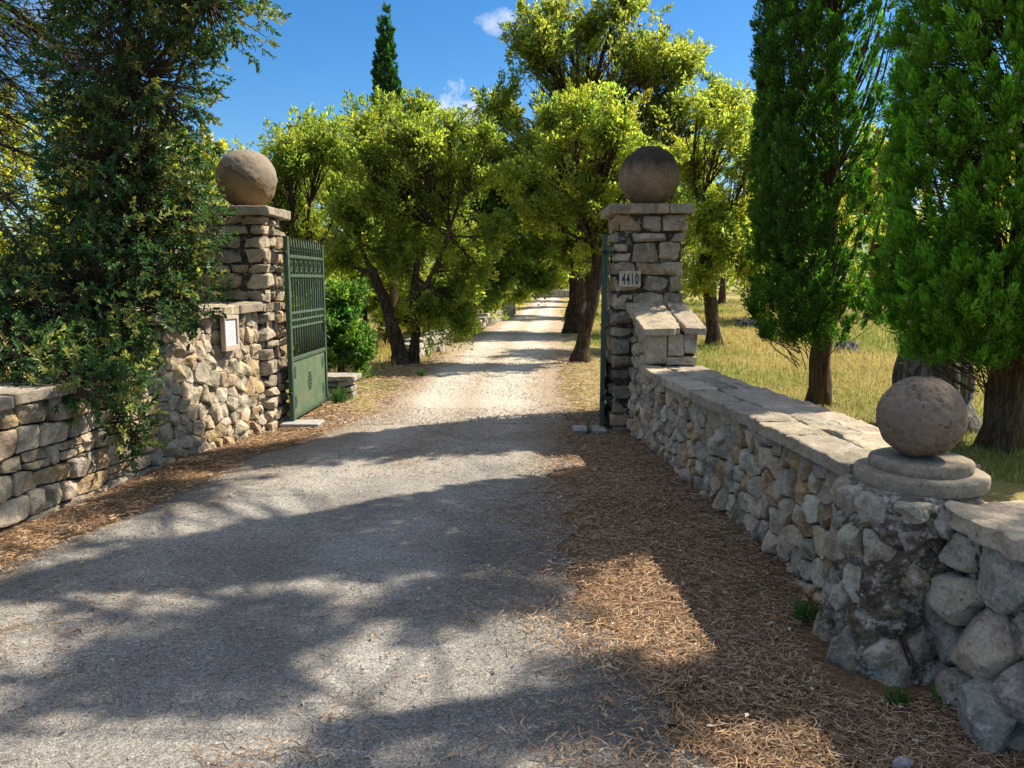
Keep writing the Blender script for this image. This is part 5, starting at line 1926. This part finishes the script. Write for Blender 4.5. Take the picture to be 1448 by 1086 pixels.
for (q, rr_) in ((0, .04), (2, .05), (4, .04), (5, .04), (13, .035), (6, .035)):
    c = np.array(lobes[q][0])
    tube(g, bez(LB + V3(r.uniform(-.15, .15), r.uniform(-.1, .1), -0.1), LB * 0.5 + c * 0.5 + V3(-.2, .1, 0), c, 12), np.linspace(rr_, .01, 12), 8, (.09, .07, .05), .15, q)
ctr = np.array([lobes[q][0] for q in own])
twigs(g, ctr + (SP - ctr) * 0.2, SP, 0.007, 0.003, (.09, .07, .05), r, 0.12)
g.build('stems', M_TWIG, bush, True)

# ------------------------------------------------------------------ conifer with long drooping dark branches at the far left
r = rngf(62)
CB = V3(-6.0, 7.4, 0)
con = thing('conifer_tree', 'conifer at the left edge with long thin drooping dark branches', 'conifer', tuple(CB))
g = MB()
zz = np.linspace(-0.1, 9, 24)
tube(g, CB + np.stack([0.05 * np.sin(zz), 0 * zz, zz], -1), np.linspace(0.22, 0.05, 24), 14, (.1, .08, .06), .2, 3)
tips, tdir = [], []
for k in range(26):
    z0 = r.uniform(1.8, 5.8)
    az = r.uniform(-0.75, 0.35)
    d = V3(math.cos(az), math.sin(az), 0)
    Lb = r.uniform(1.3, 2.7)
    p0 = CB + V3(0, 0, z0)
    p2 = p0 + d * Lb + V3(0, 0, -r.uniform(0.35, 0.8) * Lb * 0.8)
    p1 = p0 + d * Lb * 0.5 + V3(0, 0, 0.10)
    B_ = bez(p0, p1, p2, 12)
    tube(g, B_, np.linspace(0.03, 0.006, 12), 6, (.06, .045, .035), .1, k)
    ns = 46
    bi = r.integers(3, 12, ns)
    st = B_[bi] + r.normal(size=(ns, 3)) * 0.01
    e = st + d * r.uniform(0.15, 0.6, (ns, 1)) + r.normal(size=(ns, 3)) * V3(.16, .2, .10) + V3(0, 0, -1) * r.uniform(0.05, 0.42, (ns, 1))
    twigs(g, st, e, 0.006, 0.002, (.06, .045, .035), r, 0.10)
    tips.append(np.concatenate([e, (e + st) / 2]))
g.build('branches', M_TWIG, con, True)
tips = np.concatenate(tips)
tips = tips[r.random(len(tips)) < 0.2]
idx = np.repeat(np.arange(len(tips)), 12)
k = len(idx)
off = r.normal(size=(k, 3)) * V3(.06, .06, .07)
lcol = np.array([0.075, 0.085, 0.028]) * np.exp(r.normal(size=(k, 1)) * 0.3)
lcol = np.where((r.random(k) < 0.2)[:, None], np.array([[0.16, 0.11, 0.05]]), lcol)
g = MB()
leaves(g, tips[idx] + off, unit(off * 4 + V3(.3, 0, -.5) + randunit(r, k) * .6), randunit(r, k), 0.075 * r.uniform(.6, 1.3, k), 0.013, lcol)
# bright green tuft high on the tree, sunlight put into its leaf colour
lob = V3(-4.75, 6.3, 4.05)
P = lob + randunit(r, 130) * V3(.75, .6, .42) * (r.uniform(.2, 1, (130, 1)) ** .4)
idx = np.repeat(np.arange(130), 60)
k = len(idx)
off = r.normal(size=(k, 3)) * 0.085
leaves(g, P[idx] + off, unit(off * 6 + randunit(r, k) * .6), randunit(r, k), 0.08 * r.uniform(.6, 1.3, k), 0.014, np.array([0.05, 0.14, 0.02]) * np.exp(r.normal(size=(k, 1)) * .25))
g.build('needles', M_CYP, con)

# sunlit trees behind the left wall
for q, (x, y, s, lab) in enumerate(((-9.5, 13.5, 1.0, 'sunlit yellow-green tree far left behind the dark bush'), (-7.2, 17.5, 1.0, 'yellow-green tree glimpsed through the bush left of the pillar'),
                                    (-13.5, 15.5, 1.2, 'wide yellowish tree at the left edge beyond the wall'), (-12.0, 23.0, 1.4, 'taller tree rising behind the yellow trees at the left edge'))):
    if q == 0:
        t_left = make_tree('oak_tree', lab, 'tree', (x, y, 0), [(0, 0, 0, .2), (.1, 0, 1.0, .16), (0, 0, 2.0, .12), (0, 0, 3.0, .08)],
                           [((0, 0, 4.2), (1.4, 1.3, .9), 110), ((-1.2, 0, 3.2), (1.2, 1.1, .9), 90), ((1.2, 0, 3.2), (1.2, 1.1, .9), 90), ((.3, -.3, 2.2), (1.6, 1.2, .8), 100), ((-.4, -.4, 1.1), (1.7, 1.0, .8), 90)],
                           75, 0.30, 0.12, 0.05, (0.17, 0.185, 0.030), 121, group='trees behind the left wall', gaps=0.2, yellow=0.04)
    else:
        dup(t_left, (x, y, 0), q * 1.7, s, lab)
for (x, y, rz, s, lab) in ((14.5, 31.0, 0.6, 1.5, 'big yellow-green tree in the field filling the gap between the two tall cypresses'), (9.8, 27.5, 2.9, 1.1, 'yellow-green field tree just left of the half bare cypress'),
                           (21.0, 34.0, 4.4, 1.5, 'yellow-green field tree hidden mostly by the bright cypress'), (26.0, 27.0, 1.9, 1.3, 'yellow-green field tree at the far right edge behind the bright cypress')):
    dup(t_left, (x, y, 0), rz, s, lab, 'sunlit trees in the field')

# ------------------------------------------------------------------ pines off to the right that shade the near drive
t_pine = make_tree('pine_tree', 'tall umbrella pine right of the camera, out of frame, whose crown dapples the near drive', 'pine', (5.9, 5.0, 0),
                   [(0, 0, 0, .22), (.05, 0, 3, .18), (-.1, .1, 6, .14), (-.3, .3, 7.6, .09)],
                   [((sx + .82 * h - 5.9, sy + .366 * h - 5.0, h), (rx * 1.15, rx * .92, .45), int(nk_ * 1.5)) for (sx, sy, h, rx, nk_) in (
                       (-2.9, 2.7, 8.2, .75, 34), (-1.3, 3.1, 8.4, .85, 42), (-.35, 2.0, 8.0, .8, 40), (-2.0, 1.3, 8.3, .8, 36), (-.2, 3.75, 8.6, .55, 24), (-3.7, 4.1, 8.5, .75, 30),
                       (.9, 1.5, 7.8, .75, 36), (-1.7, 4.4, 8.8, .65, 22), (.45, 2.75, 8.1, .5, 20), (-.8, .6, 8.0, .8, 30), (-3.4, 1.4, 8.4, .7, 24), (1.6, 2.2, 7.6, .55, 26), (-2.6, 5.6, 8.9, .6, 20), (-3.0, 6.4, 9.2, .6, 6), (-3.4, 5.0, 9.0, .6, 8), (-3.6, 3.0, 8.6, .6, 20), (1.7, .6, 7.7, .8, 30))],
                   64, 0.14, 0.14, 0.024, (0.05, 0.08, 0.025), 131, group='pines to the right of the camera', fork=0.9, limb_r=0.10)

# ------------------------------------------------------------------ far woodland ring
r = rngf(71)
mb = MB()
nk = 900
a = r.uniform(math.radians(20), math.radians(165), nk)
dist = r.uniform(82, 105, nk)
hh = r.uniform(0, 1, nk) ** 1.2 * (6.5 + 2.2 * fbm(np.stack([a * 9, 0 * a, 0 * a], -1), 3, 3))
P = np.stack([np.cos(a) * dist, np.sin(a) * dist, hh], -1)
idx = np.repeat(np.arange(nk), 70)
k = len(idx)
off = r.normal(size=(k, 3)) * V3(1.6, 1.2, 0.8)
cf = np.exp(r.normal(size=nk) * 0.25)
leaves(mb, P[idx] + off, randunit(r, k), unit(randunit(r, k) + V3(0, 0, .6)), 0.62 * r.uniform(.6, 1.3, k), 0.32, np.array([0.09, 0.11, 0.03]) * (cf[idx] * np.exp(r.normal(size=k) * .2))[:, None])
o = mb.build('far_woodland', M_LEAF)
tag(o, 'far wood closing the horizon behind the field and drive', 'woodland', None, 'stuff')


# ------------------------------------------------------------------ litter, gravel, grass
def on_ground(x, y):
    inside = (x > road_l(y)) & (x < road_r(y))
    return np.where(inside, 0.016, np.maximum(ground_h(x, y), 0.0))


def wall_x_right(y):
    o = np.argsort(RP.P[:, 1])
    a = np.interp(y, RP.P[o, 1], RP.P[o, 0])
    w = np.argsort(WP.P[:, 1])
    b = np.interp(y, WP.P[w, 1], WP.P[w, 0])
    return np.where(y > 3.4, a, np.where(y > 2.75, 1.3, b)) - 0.03


def wall_x_left(y):
    o = np.argsort(LP.P[:, 1])
    return np.interp(y, LP.P[o, 1], LP.P[o, 0]) + 0.03


r = rngf(81)


def needle_strips(mb, x, y, L, w, col, lift=0.012):
    n = len(x)
    a = r.uniform(0, 2 * PI, n)
    bend = r.normal(size=n) * 0.7
    z = on_ground(x, y) + r.uniform(0.002, lift, n)
    tilt = r.normal(size=n) * 0.10
    pts = []
    px, py = x.copy(), y.copy()
    for k in range(4):
        ang = a + bend * (k / 3 - 0.5)
        pts.append(np.stack([px, py, z + tilt * L * (k / 3 - 0.5)], -1))
        px = px + np.cos(ang) * L / 3
        py = py + np.sin(ang) * L / 3
    V = []
    for k, p_ in enumerate(pts):
        ang = a + bend * (k / 3 - 0.5)
        sd_ = np.stack([-np.sin(ang), np.cos(ang), r.normal(size=n) * 0.5], -1)
        ww = (w * (1.0, 1.0, 0.85, 0.4)[k])[:, None]
        V += [p_ - sd_ * ww / 2, p_ + sd_ * ww / 2]
    V = np.stack(V, 1)
    V[..., 2] = np.maximum(V[..., 2], on_ground(V[..., 0].ravel(), V[..., 1].ravel()).reshape(V.shape[:2]) + 0.001)
    F = np.array([[0, 2, 3, 1], [2, 4, 5, 3], [4, 6, 7, 5]])
    F = (F[None] + (np.arange(n) * 8)[:, None, None]).reshape(-1, 4)
    mb.add(V.reshape(-1, 3), F, None, np.repeat(col, 8, 0))


def needle_cols(n):
    pal = np.array([(0.40, 0.235, 0.12), (0.27, 0.155, 0.08), (0.50, 0.325, 0.18), (0.13, 0.08, 0.05), (0.48, 0.36, 0.23), (0.18, 0.115, 0.07)])
    return pal[r.integers(len(pal), size=n)] * r.uniform(0.7, 1.2, (n, 1))


mb = MB()
n = 125000
y = 1.5 + 6.9 * r.uniform(0, 1, n) ** 1.9
xr0, xr1 = road_r(y), wall_x_right(y)
u = r.uniform(-0.85, 1.0, n)
x = xr0 + (xr1 - xr0) * u
keep = r.random(n) < np.where(u < 0.15, np.clip((u + 0.85) / 1.0, 0, 1) ** 2.2, 1.0) * np.clip(0.85 + 0.6 * fbm(np.stack([x * 2.2, y * 2.2, 0 * x], -1), 7, 3), 0.4, 1)
x, y = x[keep], y[keep]
n = len(x)
needle_strips(mb, x, y, r.uniform(0.03, 0.085, n), r.uniform(0.0020, 0.0038, n), needle_cols(n), 0.022)
n = 26000
y = r.uniform(2.2, 8.6, n)
xl0, xl1 = wall_x_left(y), road_l(y)
u = r.uniform(0, 1.5, n)
x = xl0 + (xl1 - xl0) * u
keep = (r.random(n) < np.where(u > 0.85, np.clip((1.5 - u) / 0.65, 0, 1) ** 2.2, 1.0) * np.clip(0.8 + 0.6 * fbm(np.stack([x * 2.2, y * 2.2, 0 * x], -1), 8, 3), 0.2, 1)) & ~((y > 8.0) & (x < -2.5))
x, y = x[keep], y[keep]
n = len(x)
needle_strips(mb, x, y, r.uniform(0.035, 0.09, n), r.uniform(0.003, 0.005, n), needle_cols(n), 0.022)
n = 24000                                                # strewn thinly over the asphalt
y = 1.4 + 8.0 * r.uniform(0, 1, n) ** 1.5
x = road_l(y) + (road_r(y) - road_l(y)) * r.uniform(0, 1, n)
keep = r.random(n) < np.clip(0.4 + 1.3 * fbm(np.stack([x * 1.4, y * 1.4, 0 * x], -1), 9, 3), 0.10, 1)
x, y = x[keep], y[keep]
n = len(x)
needle_strips(mb, x, y, r.uniform(0.03, 0.09, n), r.uniform(0.002, 0.0036, n), needle_cols(n) * 0.9, 0.006)
n = 9000                                                 # verges past the gate
y = r.uniform(8.6, 17, n)
sd_ = r.random(n) < 0.5
x = np.where(sd_, road_r(y) + r.uniform(-0.2, 1.3, n), road_l(y) - r.uniform(-0.2, 0.9, n))
needle_strips(mb, x, y, r.uniform(0.06, 0.16, n), r.uniform(0.005, 0.009, n), needle_cols(n) * 1.1, 0.03)
o = mb.build('pine_needle_litter', M_NEEDLE)
tag(o, 'brown pine needle litter over the verges and thinly over the asphalt', 'needle litter', None, 'stuff')

# dead leaves and chips
mb = MB()
n = 1500
y = 1.5 + 7.0 * r.uniform(0, 1, n) ** 1.2
u = r.uniform(0, 1, n)
x = np.where(u < 0.55, road_r(y) + (wall_x_right(y) - road_r(y)) * r.uniform(-0.3, 1, n), np.where(u < 0.8, wall_x_left(y) + (road_l(y) - wall_x_left(y)) * r.uniform(0, 1.2, n), road_l(y) + (road_r(y) - road_l(y)) * r.uniform(0, 1, n)))
C = np.stack([x, y, on_ground(x, y) + r.uniform(0.008, 0.024, n)], -1)
pal = np.array([(0.42, 0.33, 0.21), (0.34, 0.22, 0.11), (0.48, 0.42, 0.32), (0.22, 0.14, 0.08)])
leaves(mb, C, unit(randunit(r, n) * V3(1, 1, .18)), unit(randunit(r, n) * .35 + V3(0, 0, 1)), r.uniform(.018, .042, n), r.uniform(.010, .02, n), pal[r.integers(4, size=n)], 0.25)
o = mb.build('fallen_leaves', M_NEEDLE)
tag(o, 'small dry leaves scattered on the ground near the walls', 'fallen leaves', None, 'stuff')

# gravel
mb = MB()
OCT = np.array([(1, 0, 0), (-1, 0, 0), (0, 1, 0), (0, -1, 0), (0, 0, 1), (0, 0, -1)], float)
OF = np.array([(0, 2, 4), (2, 1, 4), (1, 3, 4), (3, 0, 4), (2, 0, 5), (1, 2, 5), (3, 1, 5), (0, 3, 5)])


def pebbles(x, y, s, col):
    n = len(x)
    a = r.uniform(0, 2 * PI, n)
    V = OCT[None] * r.uniform(0.6, 1.3, (n, 6, 1)) * s[:, None, None] * V3(1, 1, 0.6)
    ca, sa = np.cos(a)[:, None], np.sin(a)[:, None]
    V = np.stack([V[..., 0] * ca - V[..., 1] * sa, V[..., 0] * sa + V[..., 1] * ca, V[..., 2]], -1)
    V = V + np.stack([x, y, on_ground(x, y) + s * 0.15], -1)[:, None, :]
    F = (OF[None] + (np.arange(n) * 6)[:, None, None]).reshape(-1, 3)
    mb.add(V.reshape(-1, 3), None, F, np.repeat(col, 6, 0))


n = 16000
y = 1.5 + 7.2 * r.uniform(0, 1, n) ** 1.4
x = road_l(y) + (road_r(y) - road_l(y)) * r.uniform(-0.05, 1.05, n)
pebbles(x, y, r.uniform(0.002, 0.006, n) * np.where(r.random(n) < .05, 1.8, 1), np.array([(0.26, 0.25, 0.23)]) * r.uniform(0.4, 1.6, (n, 1)))
n = 14000
y = 8.4 + 16 * r.uniform(0, 1, n) ** 1.6
x = road_l(y) + (road_r(y) - road_l(y)) * r.uniform(-0.2, 1.2, n)
pebbles(x, y, r.uniform(0.005, 0.014, n), np.array([(0.50, 0.45, 0.38)]) * r.uniform(0.5, 1.25, (n, 1)))
o = mb.build('gravel', M_GRAVEL)
tag(o, 'loose grit on the asphalt and pale gravel past the gate', 'gravel', None, 'stuff')
# loose stones fallen by the column
for k, (x, y, s, lab) in enumerate(((1.28, 2.33, .030, 'small pale blue-grey loose stone on the needles near the column foot'), (1.12, 2.16, .024, 'smallest loose grey stone, nearest the bottom edge'),
                                    (0.93, 3.0, .013, 'tiny pale pebble lying among the needles in the middle of the right verge'))):
    g = MB()
    block(g, r, (x - s, y - s * .8, 0.0), (x + s, y + s * .8, s * 1.1 + .012), (0.36, 0.37, 0.38), 0.25, 0.4, s * .12, k * .7, 0.85, k)
    o = g.build('loose_stone', M_STONE, None, True)
    tag(o, lab, 'stone', 'loose stones at the wall feet')


def blades(mb, x, y, L, w, col, lean=0.5, z=None):
    n = len(x)
    z = on_ground(x, y) - 0.01 if z is None else z
    a = r.uniform(0, 2 * PI, n)
    ln = np.abs(r.normal(size=n)) * lean
    d = np.stack([np.cos(a), np.sin(a), 0 * a], -1)
    sd_ = np.stack([-np.sin(a), np.cos(a), 0 * a], -1)
    B0 = np.stack([x, y, z], -1)
    M_ = B0 + d * (L * ln * 0.35)[:, None] + V3(0, 0, 1) * (L * 0.55)[:, None]
    T = B0 + d * (L * ln)[:, None] + V3(0, 0, 1) * (L * (1 - 0.25 * np.clip(ln, 0, 1.5)))[:, None]
    w = w[:, None]
    V = np.stack([B0 - sd_ * w / 2, B0 + sd_ * w / 2, M_ + sd_ * w * .42, M_ - sd_ * w * .42, T], 1)
    F4 = (np.array([[0, 1, 2, 3]])[None] + (np.arange(n) * 5)[:, None, None]).reshape(-1, 4)
    F3 = (np.array([[3, 2, 4]])[None] + (np.arange(n) * 5)[:, None, None]).reshape(-1, 3)
    mb.add(V.reshape(-1, 3), F4, F3, np.repeat(col, 5, 0))


def grass_cols(x, y, gbias=0.0):
    n = len(x)
    f = fbm(np.stack([x * 0.33, y * 0.22, 0 * x], -1), 15, 3) + gbias + r.normal(size=n) * 0.25
    k = np.clip((f - 0.05) * 2.2 + 0.3, 0, 1)[:, None]
    return (np.array([[0.52, 0.42, 0.15]]) * (1 - k) + np.array([[0.25, 0.30, 0.06]]) * k) * r.uniform(0.7, 1.25, (n, 1))


mb = MB()
n = 150000
d = 7.0 * (60 / 7.0) ** r.uniform(0, 1, n)               # even in the picture: thinner and larger with distance
a = np.radians(r.uniform(48, 92, n))
x, y = np.cos(a) * d, np.sin(a) * d
keep = (x > np.where(y < 9, 2.3, road_r(y) + 0.9 + 0.4 * fbm(np.stack([x, y, 0 * x], -1), 4, 2))) & (y > 3)
x, y, d = x[keep], y[keep], d[keep]
n = len(x)
sc_ = np.clip(d / 12, 0.7, 4)
blades(mb, x, y, r.uniform(0.05, 0.15, n) * np.clip(sc_, .8, 1.5), r.uniform(0.006, 0.012, n) * sc_, grass_cols(x, y, 0.24), 0.8)
n = 40000
d = 10.0 * (60 / 10.0) ** r.uniform(0, 1, n)
a = np.radians(r.uniform(90, 140, n))
x, y = np.cos(a) * d, np.sin(a) * d
keep = x < road_l(y) - 0.55 - 0.3 * fbm(np.stack([x, y, 0 * x], -1), 4, 2)
x, y, d = x[keep], y[keep], d[keep]
n = len(x)
sc_ = np.clip(d / 12, 0.7, 4)
blades(mb, x, y, r.uniform(0.08, 0.24, n) * np.clip(sc_, .8, 1.5), r.uniform(0.006, 0.012, n) * sc_, grass_cols(x, y, 0.15), 0.7)
n = 16000                                                # behind the left wall
x, y = r.uniform(-14, -3.6, n), r.uniform(3, 10.5, n)
keep = x < wall_x_left(y) - 0.6
x, y = x[keep], y[keep]
blades(mb, x, y, r.uniform(0.1, 0.3, len(x)), r.uniform(0.008, 0.014, len(x)), grass_cols(x, y, -0.1), 0.7)
o = mb.build('dry_grass', M_GRASS)
tag(o, 'dry straw-coloured grass with greener patches in the field and under the trees', 'grass', None, 'stuff')
# weeds at the wall foot
for (x, y, nb, h, lab) in ((1.40, 3.46, 110, .08, 'small green weed tuft at the wall foot left of the column'), (1.62, 2.70, 40, .06, 'few green blades at the foot of the column, right side'),
                           (1.46, 2.72, 50, .06, 'tiny green sprouts in front of the column'), (-2.22, 9.75, 130, .24, 'fresh green weed at the far end of the left gate leaf'), (0.80, 7.85, 16, .2, 'thin green stalks by the right gate slab'),
                           (-1.5, 12.6, 110, .14, 'green grass tuft on the left verge of the drive')):
    mb = MB()
    sp_ = .015 + .0004 * nb
    px, py = x + r.uniform(-1, 1, nb) * sp_, y + r.uniform(-1, 1, nb) * sp_
    blades(mb, px, py, h * r.uniform(.5, 1.2, nb), r.uniform(.006, .012, nb), np.array([[0.07, 0.16, 0.03]]) * r.uniform(.6, 1.4, (nb, 1)), 0.7, on_ground(px, py))
    o = mb.build('weed_tuft', M_GRASS)
    tag(o, lab, 'weed')
